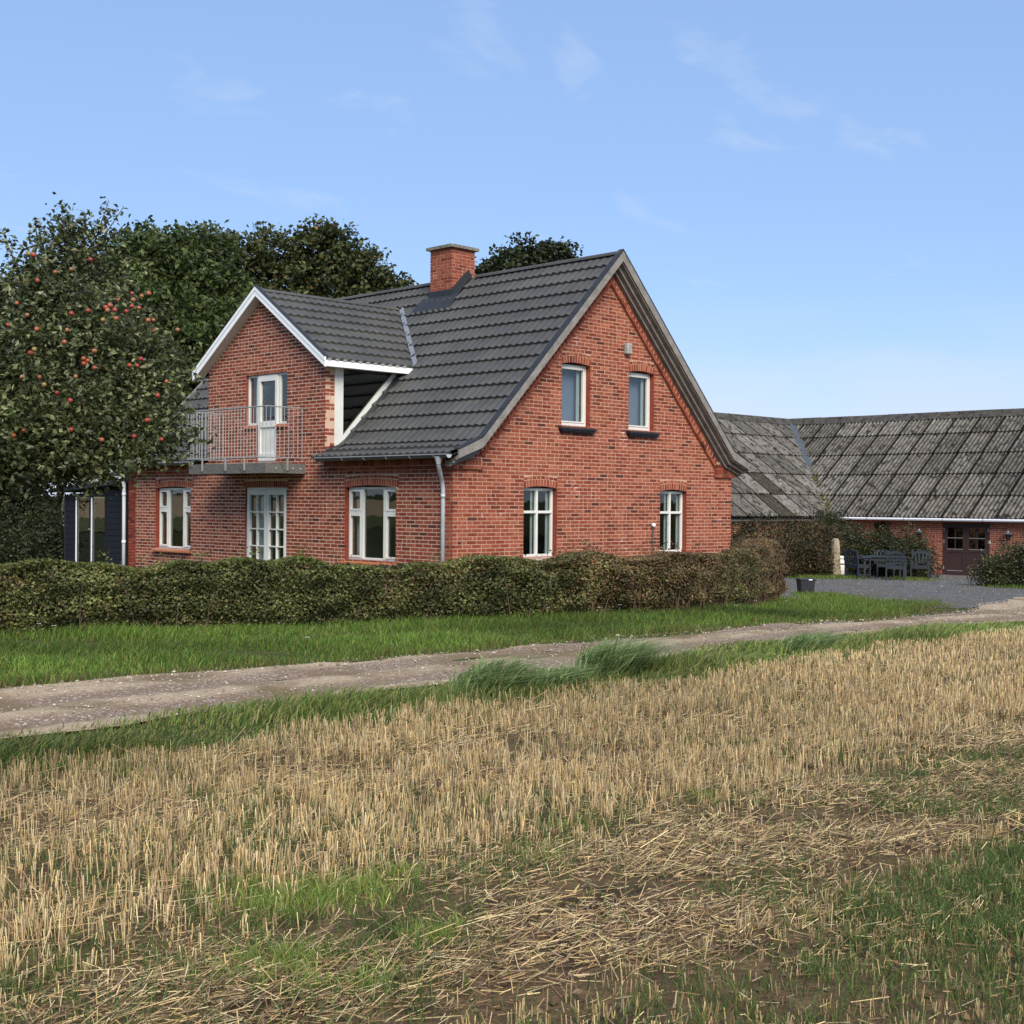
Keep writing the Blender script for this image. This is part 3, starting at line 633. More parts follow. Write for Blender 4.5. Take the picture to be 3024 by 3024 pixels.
# dormer: white barge boards, soffits and eaves fascia
def dz2(y, o): return DZR-DS*abs(y-DYC)+o
for sg in (-1, 1):
    ye = DYC+sg*(DYC-DY0+DOV+.03)
    MB().prism([(-.24, DYC, DZR+.075), (-.24, ye, dz2(ye, .075)), (-.24, ye, dz2(ye, -.13)), (-.24, DYC, DZR-.13)], (.03, 0, 0)).obj('dormer_barge_board', 'white_fascia', roof)
    MB().prism([(-.255, DYC, DZR+.075), (-.255, ye, dz2(ye, .075)), (-.255, ye, dz2(ye, -.005)), (-.255, DYC, DZR-.005)], (.0155, 0, 0)).obj('dormer_barge_board', 'white_fascia', roof)
    MB().prism([(-.26, DYC, DZR+.09), (-.26, ye, dz2(ye, .09)), (-.26, ye, dz2(ye, .077)), (-.26, DYC, DZR+.077)], (.12, 0, 0)).obj('verge_trim', 'roof_dark', roof)
    MB().prism([(-.209, DYC, DZR-.09), (-.209, ye-sg*.04, dz2(ye-sg*.04, -.09)), (-.209, ye-sg*.04, dz2(ye-sg*.04, -.12)), (-.209, DYC, DZR-.12)], (.207, 0, 0)).obj('dormer_soffit', 'white_paint', roof)
    x1 = xval(ye)+.02
    fa = MB().box(-.205, x1, ye-.02, ye+.02, dz2(ye, -.115), dz2(ye, .01)).obj('dormer_gutter', 'white_fascia', roof)
    for k in range(12):   # comb filler under each wave of tile
        xx = -.15+k*.2
        if xx < x1-.1: MB().box(xx-.04, xx+.04, ye+.021*(1 if sg > 0 else -1), ye+.035*(1 if sg > 0 else -1), dz2(ye, .012), dz2(ye, .045)).obj('eaves_filler', 'grime_grey', roof)
    MB().box(.01, x1-.15, min(ye+sg*-.022, DYC+sg*(DYC-DY0)), max(ye+sg*-.022, DYC+sg*(DYC-DY0)), dz2(ye, -.10), dz2(ye, -.08)).obj('eaves_soffit', 'white_paint', roof)
# glazed triangular cheek on each side of the dormer
for yy, sg in ((DY0, -1), (DY1, 1)):
    zt = dorm_z(DY0)-.10
    ck_ = MB()
    zt2 = zt-.16; xt = roof_x(zt2)+.0
    y0, y1 = (yy-.012, yy+.05) if sg < 0 else (yy-.05, yy+.012)
    pr = lambda pts: ck_.prism([(p[0], y0, p[1]) for p in pts], (0, y1-y0, 0))
    x_a, x_b = .24, .46
    pr([(x_a, roof_z(x_a)+.03), (x_b, roof_z(x_b)+.03), (x_b, zt), (x_a, zt)])
    pr([(x_b, zt), (x_b, zt2+.02), (roof_x(zt2)-.12, zt2+.02), (roof_x(zt)-.06, zt)])
    pr([(x_b, roof_z(x_b)+.03), (roof_x(zt2)-.06, zt2+.02), (roof_x(zt2)-.2, zt2+.02), (x_b, roof_z(x_b)+.17)])
    w_ = ck_.obj('cheek_window', 'white_paint', house)
    MB().prism([(x_b+.001, yy+.0*sg, roof_z(x_b)+.15), (roof_x(zt2)-.17, yy, zt2+.03), (x_b+.001, yy, zt2+.03)], (0, -sg*.012, 0)).obj('pane', 'glass', w_)
    MB().prism([(x_b, yy-sg*.35, roof_z(x_b)+.02), (x_b+.22, yy-sg*.35, 3.4), (x_b+.30, yy-sg*.35, zt), (x_b, yy-sg*.35, zt)], (0, -sg*.02, 0)).obj('inner_reveal', 'plaster_in', w_)
    # dark flashing on the roof slope beside the cheek
    a0 = np.array([.02, yy, roof_z(.02)+.06]); a1 = np.array([xt+.15, yy, roof_z(xt+.15)+.062]); ofs = np.array([0, sg*.24, 0]); kk = np.array([KX, yy, KZ+.062])
    MB().add([a0, kk, a1, a1+ofs*1.0, kk+ofs, a0+ofs, a0+(0, 0, .04), kk+(0, 0, .04), a1+(0, 0, .04)], [(0, 1, 4, 5), (1, 2, 3, 4), (0, 6, 7, 1), (1, 7, 8, 2)]).obj('flashing', 'roof_dark', roof)
MB().box(.36, .40, DY0+.06, DY0+.14, 3.32, 3.5).obj('sticker', 'white_plastic', house)
# ------------------------------------------------------------------ chimney
CX0, CX1, CY0, CY1 = 3.89, 4.62, 4.33, 5.06
chm = MB().box(CX0+.007, CX1-.007, CY0+.007, CY1-.007, 6.2, 7.60).obj('chimney', 'mortar', house)
cits = []
for f, n_ in ((lambda u, v, d: (u, CY0+d, v), 1), (lambda u, v, d: (CX0+d, u, v), 2), (lambda u, v, d: (u, CY1-d, v), 3), (lambda u, v, d: (CX1-d, u, v), 4)):
    a, b = (CX0, CX1) if n_ in (1, 3) else (CY0, CY1)
    cits += to_items(lay(6.43, 6.43+16*.074, lambda p, q: [(a, b)], [], phase=.11*n_), f)
bricks_to(chm, cits, 200)
MB().box(CX0-.075, CX1+.075, CY0-.075, CY1+.075, 7.602, 7.665).prism([(CX0-.02, CY0-.02, 7.665), (CX1+.02, CY0-.02, 7.665), (CX1+.02, CY1+.02, 7.665), (CX0-.02, CY1+.02, 7.665)], (0, 0, .02)).obj('chimney_cap', 'stone_cap', chm)
MB().tube([(4.2, 4.68, 7.68), (4.25, 4.7, 7.80)], .012, 6).tube([(4.32, 4.72, 7.68), (4.25, 4.7, 7.80)], .012, 6).obj('chimney_wire', 'zinc', chm)
fl = MB(); e = .03
zf = roof_z(CX0)+.05
fl.box(CX0-e, CX1+.0, CY0-e, CY0-.002, zf-.3, zf+.02)
fl.add([(CX0-e, CY0-e, zf-.2), (CX0-e, CY1+e, zf-.2), (CX0-e, CY1+e, zf+.16), (CX0-e, CY0-e, zf+.16)], [(0, 1, 2, 3)])
fl.add([(CX0-e, CY0-e, zf-.1), (CX0-e, CY0-e, zf+.16), (CX0+.33, CY0-e, roof_z(CX0+.33)+.24), (XR+.02, CY0-e, TOP+.22), (CX1, CY0-e, TOP-.1)], [(0, 1, 2, 3, 4)])
fl.add([(CX0-e, CY0-.25, zf+.02), (CX0-e, CY1+.25, zf+.02), (CX0-.36, CY1+.3, roof_z(CX0-.36)+.075), (CX0-.36, CY0-.32, roof_z(CX0-.36)+.075)], [(0, 1, 2, 3)])
fl.add([(CX0-e, CY0-.25, zf+.02), (CX0-e, CY0-.03, zf+.02), (XR, CY0-.03, TOP+.1), (XR, CY0-.2, TOP+.1)], [(0, 1, 2, 3)])
fl.obj('flashing', 'roof_dark', roof)
# ------------------------------------------------------------------ gutter and downpipes
def gutter(y0, y1, x, z, m, parent, r=.065):
    mb = MB(); prof = [(math.cos(t)*r, math.sin(t)*r) for t in np.linspace(math.pi, 2*math.pi, 9)]
    n = len(prof); P = [(x+p[0], y0, z+p[1]) for p in prof]+[(x+p[0]*.94, y0, z+p[1]*.94+.001) for p in prof[::-1]]
    mb.prism(P, (0, y1-y0, 0)); g = mb.obj('gutter', m, parent)
    for yy in (y0, y1):
        MB().prism([(x+p[0]*1.0, yy-.004, z+p[1]) for p in prof], (0, .008, 0)).obj('gutter_end', 'zinc', g)
    MB().tube([(x-r-.004, y0, z), (x-r-.004, y1, z)], .011, 6).obj('gutter_bead', 'galvanized', g)
    for k in range(int((y1-y0)/.68)):
        yy = y0+.35+k*.68; MB().tube([(x+math.cos(t)*(r+.004), yy, z+math.sin(t)*(r+.004)) for t in np.linspace(math.pi, 2*math.pi, 8)], .007, 5).obj('gutter_bracket', 'zinc', g)
    return g
gutter(-.31, DY0-.25, -.385, 2.635, 'zinc_dark', house); gutter(DY1+.1, L+.1, -.385, 2.635, 'zinc_dark', house)
def downpipe(pts, r, m, joints=()):
    o = MB().tube(pts, r, 12).obj('downpipe', m, house, smooth=True)
    for j in joints: MB().tube([(j[0], j[1], j[2]-.04), (j[0], j[1], j[2]+.04)], r*1.12, 12).obj('pipe_collar', m, o, smooth=True)
YD = .167; YT = -.03
downpipe([(-.385, YT, 2.575), (-.385, YT, 2.50), (-.375, YT+.01, 2.44), (-.30, YT+.06, 2.34), (-.16, YD-.03, 2.20), (-.105, YD, 2.12), (-.09, YD, 2.0), (-.09, YD, GB)], .041, 'zinc', ((-.09, YD, 1.88),))
MB().lathe([(.045, -.14), (.05, -.1), (.09, 0)], (-.385, YT, 2.60), 12).obj('outlet_funnel', 'zinc', house, smooth=True)
downpipe([(-.36, L+.3, 2.56), (-.36, L+.3, 2.5), (-.30, L+.22, 2.40), (-.13, L+.08, 2.28), (-.09, L+.06, 2.15), (-.09, L+.06, GB)], .045, 'white_plastic', ((-.09, L+.06, 1.9), (-.09, L+.06, .72)))

# ------------------------------------------------------------------ windows and doors
def pbox(mb, to3, u0, u1, v0, v1, d0, d1):
    a, b = to3(u0, v0, d0), to3(u1, v1, d1); mb.box(a[0], b[0], a[1], b[1], a[2], b[2])
def window(to3, u0, u1, z0, z1, d, fr=.05, mull=(), trans=(), panes=(), sill=None, extra=None, name='window', curt=(), blind=False, label=None, gm='glass', dep=.07, cd=.17):
    mb = MB()
    pbox(mb, to3, u0, u0+fr, z0, z1, d, d+dep); pbox(mb, to3, u1-fr, u1, z0, z1, d, d+dep)
    pbox(mb, to3, u0+fr, u1-fr, z0, z0+fr, d, d+dep); pbox(mb, to3, u0+fr, u1-fr, z1-fr, z1, d, d+dep)
    for a, b, va, vb, pr in mull: pbox(mb, to3, a, b, va, vb, d-pr, d+dep-.012)
    o = mb.obj(name, 'white_paint', house); bevel(o, .006, 1)
    if label: o['label'] = label
    for a, b, va, vb in panes:
        sash = MB(); s = .028
        g = MB(); pbox(g, to3, a, b, va, vb, d+.034, d+.042); g.obj('pane', gm, o)
    if sill:
        m, ov, zt, dp, hh = sill; q = MB()
        pts = [to3(u0-ov, zt, d), to3(u0-ov, zt-.05, -dp), to3(u0-ov, zt-.05-hh, -dp), to3(u0-ov, zt-.05-hh, .02), to3(u0-ov, zt-.04, d)]
        vec = np.array(to3(u1+ov, 0, 0))-np.array(to3(u0-ov, 0, 0)); q.prism(pts, vec); so_ = q.obj('sill', m, o)
        if m == 'black_sill':
            q = MB(); pbox(q, to3, u0-ov+.03, u1+ov-.03, zt-.05-hh-.035, zt-.051-hh, -dp+.025, .02); q.obj('sill', m, o)
            q = MB(); pbox(q, to3, u0-ov+.06, u1+ov-.06, zt-.05-hh-.06, zt-.05-hh-.036, -dp+.05, .02); q.obj('sill', m, o)
    for a, b in curt:
        n = 14; dd = d+cd; V = []
        for i in range(n+1):
            u = a+(b-a)*i/n; w = .13*cd*math.sin(i*1.9); V += [to3(u, z0-.02, dd+w), to3(u, z1+.05, dd+w*.8)]
        mbc = MB(); mbc.add(V, [(2*i, 2*i+2, 2*i+3, 2*i+1) for i in range(n)]); mbc.obj('curtain', 'curtain', o)
    if blind: q = MB(); pbox(q, to3, u0-.0, u1+.0, z0-.02, z1+.04, d+.20, d+.206); q.obj('blind', 'blind', o)
    return o
RB = .11
for (u0, u1, z0, z1) in GW[:2]:
    um = (u0+u1)/2; zm = z0+(z1-z0)*.655; f_ = .055
    window(gab, u0+.01, u1-.01, z0, z1+.01, RB, f_, [(um-.028, um+.028, z0+.02, z1-.02, .012), (u0+.03, um-.028, zm-.027, zm+.027, .010), (um+.028, u1-.03, zm-.027, zm+.027, .010)],
           panes=[(a, b, c, d) for a, b in ((u0+.05, um-.02), (um+.02, u1-.05)) for c, d in ((z0+.04, zm-.02), (zm+.02, z1-.03))],
           sill=('grime_grey', .02, z0, .05, .05), curt=((u1-.155, u1-.075), (um-.11, um-.045)), cd=.075)  # narrow curtain strips stand for the white inner window frame
for (u0, u1, z0, z1) in GW[2:]:
    window(gab, u0+.01, u1-.01, z0, z1+.01, RB, .075, [(u0+.07, u1-.07, z0+.07, z0+.10, .012), (u0+.07, u1-.07, z1-.09, z1-.06, .012), (u1-.11, u1-.085, z0+.09, z1-.07, .012), (u0+.085, u0+.11, z0+.09, z1-.07, .012)],
           panes=[(u0+.09, u1-.09, z0+.08, z1-.07)], sill=('black_sill', .10, z0+.0, .12, .035), curt=((u1-.22, u1-.12),), cd=.09, blind=True)
for (u0, u1, z0, z1) in FWN:
    w = u1-u0; a, b = u0+w*.285, u1-w*.285; zm = z0+(z1-z0)*.655; d = .10; ml = []; pn = [(a, b, z0+.03, z1-.03)]
    ml += [(a-.03, a+.03, z0+.02, z1-.02, .012), (b-.03, b+.03, z0+.02, z1-.02, .012)]
    for p, q in ((u0+.04, a-.03), (b+.03, u1-.04)):
        ml.append((p, q, zm-.03, zm+.03, .008))
        for va, vb in ((z0+.04, zm-.03), (zm+.03, z1-.04)):
            s = .045; ml += [(p, p+s, va, vb, .016), (q-s, q, va, vb, .016), (p+s, q-s, va, va+s, .016), (p+s, q-s, vb-s, vb, .016)]
            pn.append((p+s-.01, q-s+.01, va+s-.01, vb-s+.01))
    window(fac, u0+.01, u1-.01, z0, z1+.01, d, .05, ml, panes=pn, sill=('clay_sill', .06, z0, .10, .03), curt=((u1-.32, u1-.06),))
# French door
u0, u1, z0, z1 = FD; um = (u0+u1)/2; d = .04; ml = []; pn = []
for p, q in ((u0+.05, um-.004), (um+.004, u1-.05)):
    s = .085; ml += [(p, p+s, z0+.02, z1-.05, .02), (q-s, q, z0+.02, z1-.05, .02), (p+s, q-s, z1-.05-.11, z1-.05, .02), (p+s, q-s, z0+.02, z0+.16, .02)]
    pc = (p+q)/2; ml.append((pc-.016, pc+.016, z0+.16, z1-.16, .016)); zz = z1-.16; hrow = (z1-.16-(z0+.16))/5
    for k in range(1, 5): ml += [(p+s, pc-.016, zz-k*hrow-.016, zz-k*hrow+.016, .016), (pc+.016, q-s, zz-k*hrow-.016, zz-k*hrow+.016, .016)]
    for k in range(5):
        for a, b in ((p+s-.01, pc-.006), (pc+.006, q-s+.01)): pn.append((a, b, zz-(k+1)*hrow+.006, zz-k*hrow-.006))
dr = window(fac, u0, u1, z0, z1, d, .05, ml, panes=pn, name='french_door', curt=((u0+.1, u0+.3), (u1-.5, u1-.08)))
MB().box(.012, .03, um-.05, um-.035, .95, 1.08).obj('handle', 'zinc', dr)
for zz in (.3, 1.0, 1.78): MB().tube([(.005, u1-.012, zz-.05), (.005, u1-.012, zz+.05)], .012, 6).obj('hinge', 'zinc_dark', dr)
# dormer: narrow door between two side lights
u0, u1, z0, z1 = DW; p, q = DDR[0], DDR[1]; d = .06
w_ = window(fac, u0, p-.001, z0, z1, d, .05, panes=[(u0+.03, p-.03, z0+.03, z1-.03)], curt=((u0+.05, u0+.26),), name='side_light')
window(fac, q+.001, u1, z0, z1, d, .05, panes=[(q+.03, u1-.03, z0+.03, z1-.03)], curt=((q+.18, u1-.05),), name='side_light')
for a, b in ((u0-.03, p-.002), (q+.002, u1+.03)):
    k = MB(); pts = [fac(a, z0-.002, d), fac(a, z0-.045, -.05), fac(a, z0-.075, -.05), fac(a, z0-.06, d)]; k.prism(pts, (0, b-a, 0)).obj('sill', 'clay_sill', w_)
s = .11
window(fac, p, q, DDR[2], z1, d-.01, .03, [(p+.03, p+s, 2.64, z1-.03, .02), (q-s, q-.03, 2.64, z1-.03, .02), (p+s, q-s, z1-.16, z1-.03, .02), (p+s, q-s, 3.36, 3.50, .02), (p+s, q-s, 2.63, 2.80, .02), (p+s, q-s, 2.8, 3.36, -.012)],
       panes=[(p+s-.01, q-s+.01, 3.49, z1-.15)], name='balcony_door')
# ------------------------------------------------------------------ balcony
BX, BY0, BY1, BZ0, BZ1 = -1.0, 4.54, 7.45, 2.335, 2.545
bal = MB().box(BX, BX+.05, BY0, BY1, BZ0, BZ1).obj('balcony', 'old_plank', house)
MB().box(BX+.052, -.01, BY0, BY0+.05, BZ0+.004, BZ1-.003).obj('side_beam', 'old_plank', bal); MB().box(BX+.052, -.01, BY1-.05, BY1, BZ0+.004, BZ1-.003).obj('side_beam', 'old_plank', bal)
for k in range(7): xx = BX+.06+k*.132; MB().box(xx, xx+.12, BY0+.055, BY1-.055, BZ1-.045, BZ1-.005).obj('deck_plank', 'old_plank', bal)
for k in range(5): yy = BY0+.3+k*.57; MB().box(BX+.055, -.01, yy, yy+.045, BZ0+.02, BZ1-.05).obj('joist', 'old_plank', bal)
RZ0, RZ1 = 2.66, 3.70
rail = lambda a, b: MB().tube([a, b], .014, 6).obj('rail', 'galvanized', bal)
xr_ = BX-.01; yr0, yr1 = BY0-.02, BY1+.02
for z in (RZ0, RZ1): rail((xr_, yr0, z), (xr_, yr1, z)); rail((xr_, yr0, z), (-.0, yr0, z)); rail((xr_, yr1, z), (0, yr1, z))
nb_ = 26
barm = MB().tube([(0, 0, RZ0), (0, 0, RZ1)], .0065, 6).mesh('baluster', 'galvanized')
for k in range(nb_+1):
    o = place('baluster', barm, bal); o.location = (xr_, yr0+(yr1-yr0)*k/nb_, 0)
for yy in (yr0, yr1):
    for k in range(1, 9): o = place('baluster', barm, bal); o.location = (xr_-xr_*k/9, yy, 0)
for (x, y) in ((xr_-.006, BY0+.75), (xr_-.006, BY0+1.45), (xr_-.006, BY0+2.35), (BX+.52, yr0-.0)):
    MB().box(x-.012, x+.012, y-.02, y+.02, BZ0+.06, RZ0).obj('rail_bracket', 'galvanized', bal)
for (x, y) in ((BX+.25, BY0-.004), (BX+.67, BY0-.004), (BX+.86, BY0-.004)): MB().tube([(x, y, 2.44), (x, y-.012, 2.44)], .018, 8).obj('bolt', 'zinc', bal)
# ------------------------------------------------------------------ small fittings on the gable
q = MB(); q.box(4.86, 5.02, -.10, -.003, 4.92, 5.15)
bb = bevel(q.obj('wall_fitting', 'grime_grey', house), .02, 3)
for k in range(4): MB().tube([(4.94, -.10, 4.955+k*.053), (4.94, -.118, 4.955+k*.053)], [.026, .018], 10).obj('fitting_knob', 'grime_grey', bb)
MB().tube([(5.85, -.03, 1.27), (5.85, -.03, GB)], .012, 6).obj('ground_wire', 'zinc_dark', house)
MB().lathe([(0, -.05), (.035, -.035), (.05, 0), (.035, .035), (0, .05)], (5.85, -.05, 1.31), 12).obj('wire_cap', 'white_plastic', house, smooth=True)
MB().box(.55, W-.55, -.006, -.0045, -.2, -.19).obj('plinth_line', 'mortar', house)

# ================================================================== SHED at the end of the house
SY0, SY1, SX0, SX1 = 11.95, 15.8, .30, 2.9
def shed_top(y): return 2.14-(y-SY0)*.062
shed = root('garden_shed', ((SX0+SX1)/2, (SY0+SY1)/2, GB), 'black timber lean-to with glazed door against the far end of the brick house', 'shed')
DA, DB, DT = 13.62, 15.22, 1.84
nb = 17; bh = (2.2-GB)/nb
fr = MB().box(SX0+.03, SX0+.10, SY0, DA, GB, 1.95).box(SX0+.03, SX0+.10, DB, SY1, GB, 1.85).box(SX0+.03, SX0+.10, DA, DB, DT, 1.88).obj('wall_frame', 'tar_board', shed)
for i in range(nb):
    za = GB+i*bh
    for a, b in (((SY0, DA-.06), (DB+.06, SY1)) if za+bh < DT+.1 else ((SY0, SY1),)):
        zt = za+bh-.006
        ta, tb = min(zt, shed_top(a)), min(zt, shed_top(b))
        if ta <= za+.02: continue
        if tb <= za+.005: b = SY0+(2.14-za-.01)/.062; tb = za+.008
        MB().prism([(SX0, a, za), (SX0, b, za), (SX0+.008, b, tb), (SX0+.008, a, ta)], (.02, 0, 0)).obj('board', 'tar_board', shed)
for y0, y1 in ((SY0-.04, SY0-.002), (SY1+.002, SY1+.05)): MB().box(SX0-.008, SX0+.06, y0, y1, GB, shed_top(y1)-.01).obj('corner_trim', 'shed_trim', shed)
MB().prism([(SX0-.18, SY0-.03, shed_top(SY0)+.07), (SX0-.18, SY1+.42, shed_top(SY1+.42)+.07), (SX0-.18, SY1+.42, shed_top(SY1+.42)+.19), (SX0-.18, SY0-.03, shed_top(SY0)+.19)], (.03, 0, 0)).obj('fascia', 'shed_trim', shed)
MB().prism([(SX0-.15, SY0-.03, shed_top(SY0)+.08), (SX0-.15, SY1+.42, shed_top(SY1+.42)+.08), (SX0-.15, SY1+.42, shed_top(SY1+.42)+.17), (SX0-.15, SY0-.03, shed_top(SY0)+.17)], (SX1-SX0+.3, 0, 0)).obj('roof', 'roof_dark', shed)
MB().box(SX1-.1, SX1, SY0, 12.6, GB, 1.9).box(SX1-.1, SX1, 12.6, SY1, GB, .35).box(SX1-.1, SX1, 12.6, SY1, 1.75, 1.9).obj('rear_wall', 'tar_board', shed)
MB().box(SX0+.1, SX1-.1, SY1-.08, SY1, GB, 1.8).obj('end_wall', 'tar_board', shed)
MB().box(SX0+.1, SX1-.1, SY0+.1, SY1-.1, GB+.1, GB+.16).obj('floor', 'floor_in', shed)
dm = (DA+DB)/2
dfr = MB().box(SX0-.01, SX0+.06, DA-.055, DA, GB, DT+.06).box(SX0-.01, SX0+.06, DB, DB+.055, GB, DT+.06).box(SX0-.01, SX0+.06, DA, DB, DT, DT+.06).box(SX0+.0, SX0+.06, dm-.06, dm+.05, GB, DT).obj('glazed_door', 'tar_board', shed)
for a, b in ((DA+.01, dm-.06), (dm+.05, DB-.01)):
    MB().box(SX0+.03, SX0+.04, a, b, GB+.1, DT).obj('pane', 'glass', dfr); MB().box(SX0-.006, SX0+.02, b-.03, b, GB+.1, DT-.02).obj('edge_strip', 'white_plastic', dfr)
MB().box(SX0-.03, SX0+.0, dm-.03, dm+.04, .98, 1.0).obj('handle', 'zinc', dfr)
for k in range(13):   # pale board partition inside
    MB().box(1.55, 1.57, 13.3, 15.3, GB+.2+k*.115, GB+.31+k*.115).obj('inner_board', 'curtain', shed)
# ================================================================== BARN, an L of two wings round the yard
BXW, BYW, BRX, BRY, BRZ, BEZ, BG = 31.0, 11.0, 36.4, 16.4, 5.66, 1.30, -1.3
barn = root('barn', (33.5, 13.5, BG), 'long low brick barn with grey corrugated roof behind the gravel yard', 'barn')
rw = lambda u, v, d: (BXW+d, u, v)          # right wing wall, faces -X
lw = lambda u, v, d: (u, BYW+d, v)          # left wing wall, faces -Y
Y_END, X_END = -9., 12.
BD = (4.12, 6.0, -.86, 1.16)
bw1 = [(8.18, 8.92, .45, 1.10)]; bw2 = [(24.92, 25.86, .40, 1.02), (27.9, 28.8, .40, 1.02), (21.9, 22.8, .40, 1.02)]
rwall = wall_core([(Y_END, BG), (BYW+.3, BG), (BYW+.3, BEZ+.02), (Y_END, BEZ+.02)], [frect(BD)]+[arch_hole(*h) for h in bw1], rw, .35, 'wing_wall', 'mortar', barn)
lwall = wall_core([(X_END, BG), (BXW-.0, BG), (BXW-.0, BEZ+.02), (X_END, BEZ+.02)], [arch_hole(*h) for h in bw2], lw, .35, 'wing_wall', 'mortar', barn)
zb0 = BEZ-34*.074
def vis_r(p): return True
ba = [b for h in bw1 for b in arch_bricks(h[0], h[1], h[3], rw, second=False)]
its = to_items(lay(zb0, BEZ, lambda a, b: [(Y_END, BYW)], [BD]+bw1+[(h[0], h[1], h[3], h[3]+.2) for h in bw1], phase=.03), rw)+to_items(ba, rw)
bricks_to(rwall, [t[:5]+((1 if 1 < t[0][1] < 8.5 else 0)+.001*t[0][2],) for t in its], 300)
ba = [b for h in bw2 for b in arch_bricks(h[0], h[1], h[3], lw, second=False)]
its = to_items(lay(BEZ-20*.074, BEZ, lambda a, b: [(20., BXW)], bw2+[(h[0], h[1], h[3], h[3]+.2) for h in bw2], phase=.1), lw)+to_items(ba, lw)
bricks_to(lwall, its, 120)
for h in bw1: MB().box(BXW+.15, BXW+.16, h[0], h[1], h[2], h[3]+.05).obj('window_pane', 'glass_dark', barn)
for h in bw2: MB().box(h[0], h[1], BYW+.15, BYW+.16, h[2], h[3]+.05).obj('window_pane', 'glass_dark', barn)
MB().box(BXW+.36, BRX+5.3, Y_END, Y_END+.3, BG, BEZ).box(BRX+5.0, BRX+5.3, Y_END+.3, BRY+5.3, BG, BEZ).box(X_END, BRX+5.0, BRY+5., BRY+5.3, BG, BEZ).box(X_END, X_END+.3, BYW+.36, BRY+5., BG, BEZ).obj('outer_wall', 'back_brick', barn)
MB().box(BXW+.4, BRX+4.9, Y_END+.4, BRY+4.9, BG+.1, BG+.2).box(X_END+.4, BXW+.39, BYW+.4, BRY+4.9, BG+.1, BG+.2).obj('floor', 'floor_in', barn)
# corrugated sheets
BSL = (BRZ-BEZ)/(BRX-BXW+.3); bc, bs_ = 1/math.hypot(1, BSL), BSL/math.hypot(1, BSL); blen = math.hypot(BRX-BXW+.3, BRZ-BEZ)
def corr(nw, s0, s1):
    per = .177; k = 6; u = np.arange(0, nw*k+1)*per/k; w = .034*np.cos(2*math.pi*u/per); n = len(u)
    V = np.concatenate([np.stack([u, np.full(n, s0), .03+w], 1), np.stack([u, np.full(n, s1), .085+w], 1), np.stack([u, np.full(n, s1), .03+w], 1)])
    i = np.arange(n-1); return V, np.concatenate([np.stack([i+k_*n, i+1+k_*n, i+1+(k_+1)*n, i+(k_+1)*n], 1) for k_ in range(2)])
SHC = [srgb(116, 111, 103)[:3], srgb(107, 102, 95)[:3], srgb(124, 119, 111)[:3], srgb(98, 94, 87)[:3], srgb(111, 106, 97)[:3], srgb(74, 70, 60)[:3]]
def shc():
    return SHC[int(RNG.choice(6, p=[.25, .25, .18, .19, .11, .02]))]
EV = BXW-.3
broof = MB()
broof.add([(EV, EV-20, BEZ-.03), (BRX, EV-20, BRZ-.03), (BRX, BRY, BRZ-.03), (EV, BYW-.3, BEZ-.03)], [])
broof = MB().add([(EV, Y_END-.3, BEZ-.03), (BRX, Y_END-.3, BRZ-.03), (BRX, BRY, BRZ-.03), (EV, BYW-.3, BEZ-.03), (X_END-.3, BYW-.3, BEZ-.03), (X_END-.3, BRY, BRZ-.03)], [(0, 1, 2, 3), (3, 2, 5, 4)])
broof.add([(BRX, Y_END-.3, BRZ-.03), (BRX+5.7, Y_END-.3, BEZ-.03), (BRX+5.7, BRY+5.7, BEZ-.03), (BRX, BRY, BRZ-.03), (X_END-.3, BRY+5.7, BEZ-.03), (X_END-.3, BRY, BRZ-.03)], [(0, 1, 2, 3), (3, 2, 4, 5)])
broof = broof.obj('barn_roof', 'roof_dark', barn)
bvp = np.array([BRX, BRY, 0.]); BN = np.array([1., -1., 0])/math.sqrt(2)       # valley runs along x-BRX = y-BRY
def clipb(sgn):
    def f(c):
        q = [sgn*((p-bvp)@BN) for p in c]
        if min(q) >= 0: return None
        if max(q) <= 0: return 'skip'
        return [[(bvp, sgn*BN)]]
    return f
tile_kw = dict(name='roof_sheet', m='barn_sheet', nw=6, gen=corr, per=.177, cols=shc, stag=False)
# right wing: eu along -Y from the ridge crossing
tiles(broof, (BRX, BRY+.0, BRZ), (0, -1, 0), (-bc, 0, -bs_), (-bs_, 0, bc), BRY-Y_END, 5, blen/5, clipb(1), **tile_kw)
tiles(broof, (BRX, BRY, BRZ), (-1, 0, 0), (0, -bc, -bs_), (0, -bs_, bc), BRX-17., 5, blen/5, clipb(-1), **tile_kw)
for p, q in (((BRX, Y_END-.2, BRZ), (BRX, BRY, BRZ)), ((X_END-.2, BRY, BRZ), (BRX, BRY, BRZ))):
    p, q = np.array(p), np.array(q); d = q-p; n = int(np.linalg.norm(d)/1.6)
    for i in range(n):
        a, b = p+d*i/n, p+d*(i+1.03)/n; dn = d/np.linalg.norm(d); sdv = np.cross(dn, (0, 0, 1)); zz = random.uniform(-.012, .012)
        pr = [sdv*.34+np.array([0, 0, -.20]), sdv*.12+np.array([0, 0, .04]), np.array([0, 0, .12]), -sdv*.12+np.array([0, 0, .04]), -sdv*.34+np.array([0, 0, -.20])]
        mb = MB(); c_ = srgb(84, 80, 74)[:3]; mb.prism([a+x+np.array([0, 0, zz+.04]) for x in pr], b-a, c_); mb.obj('ridge_sheet', 'barn_sheet', broof)
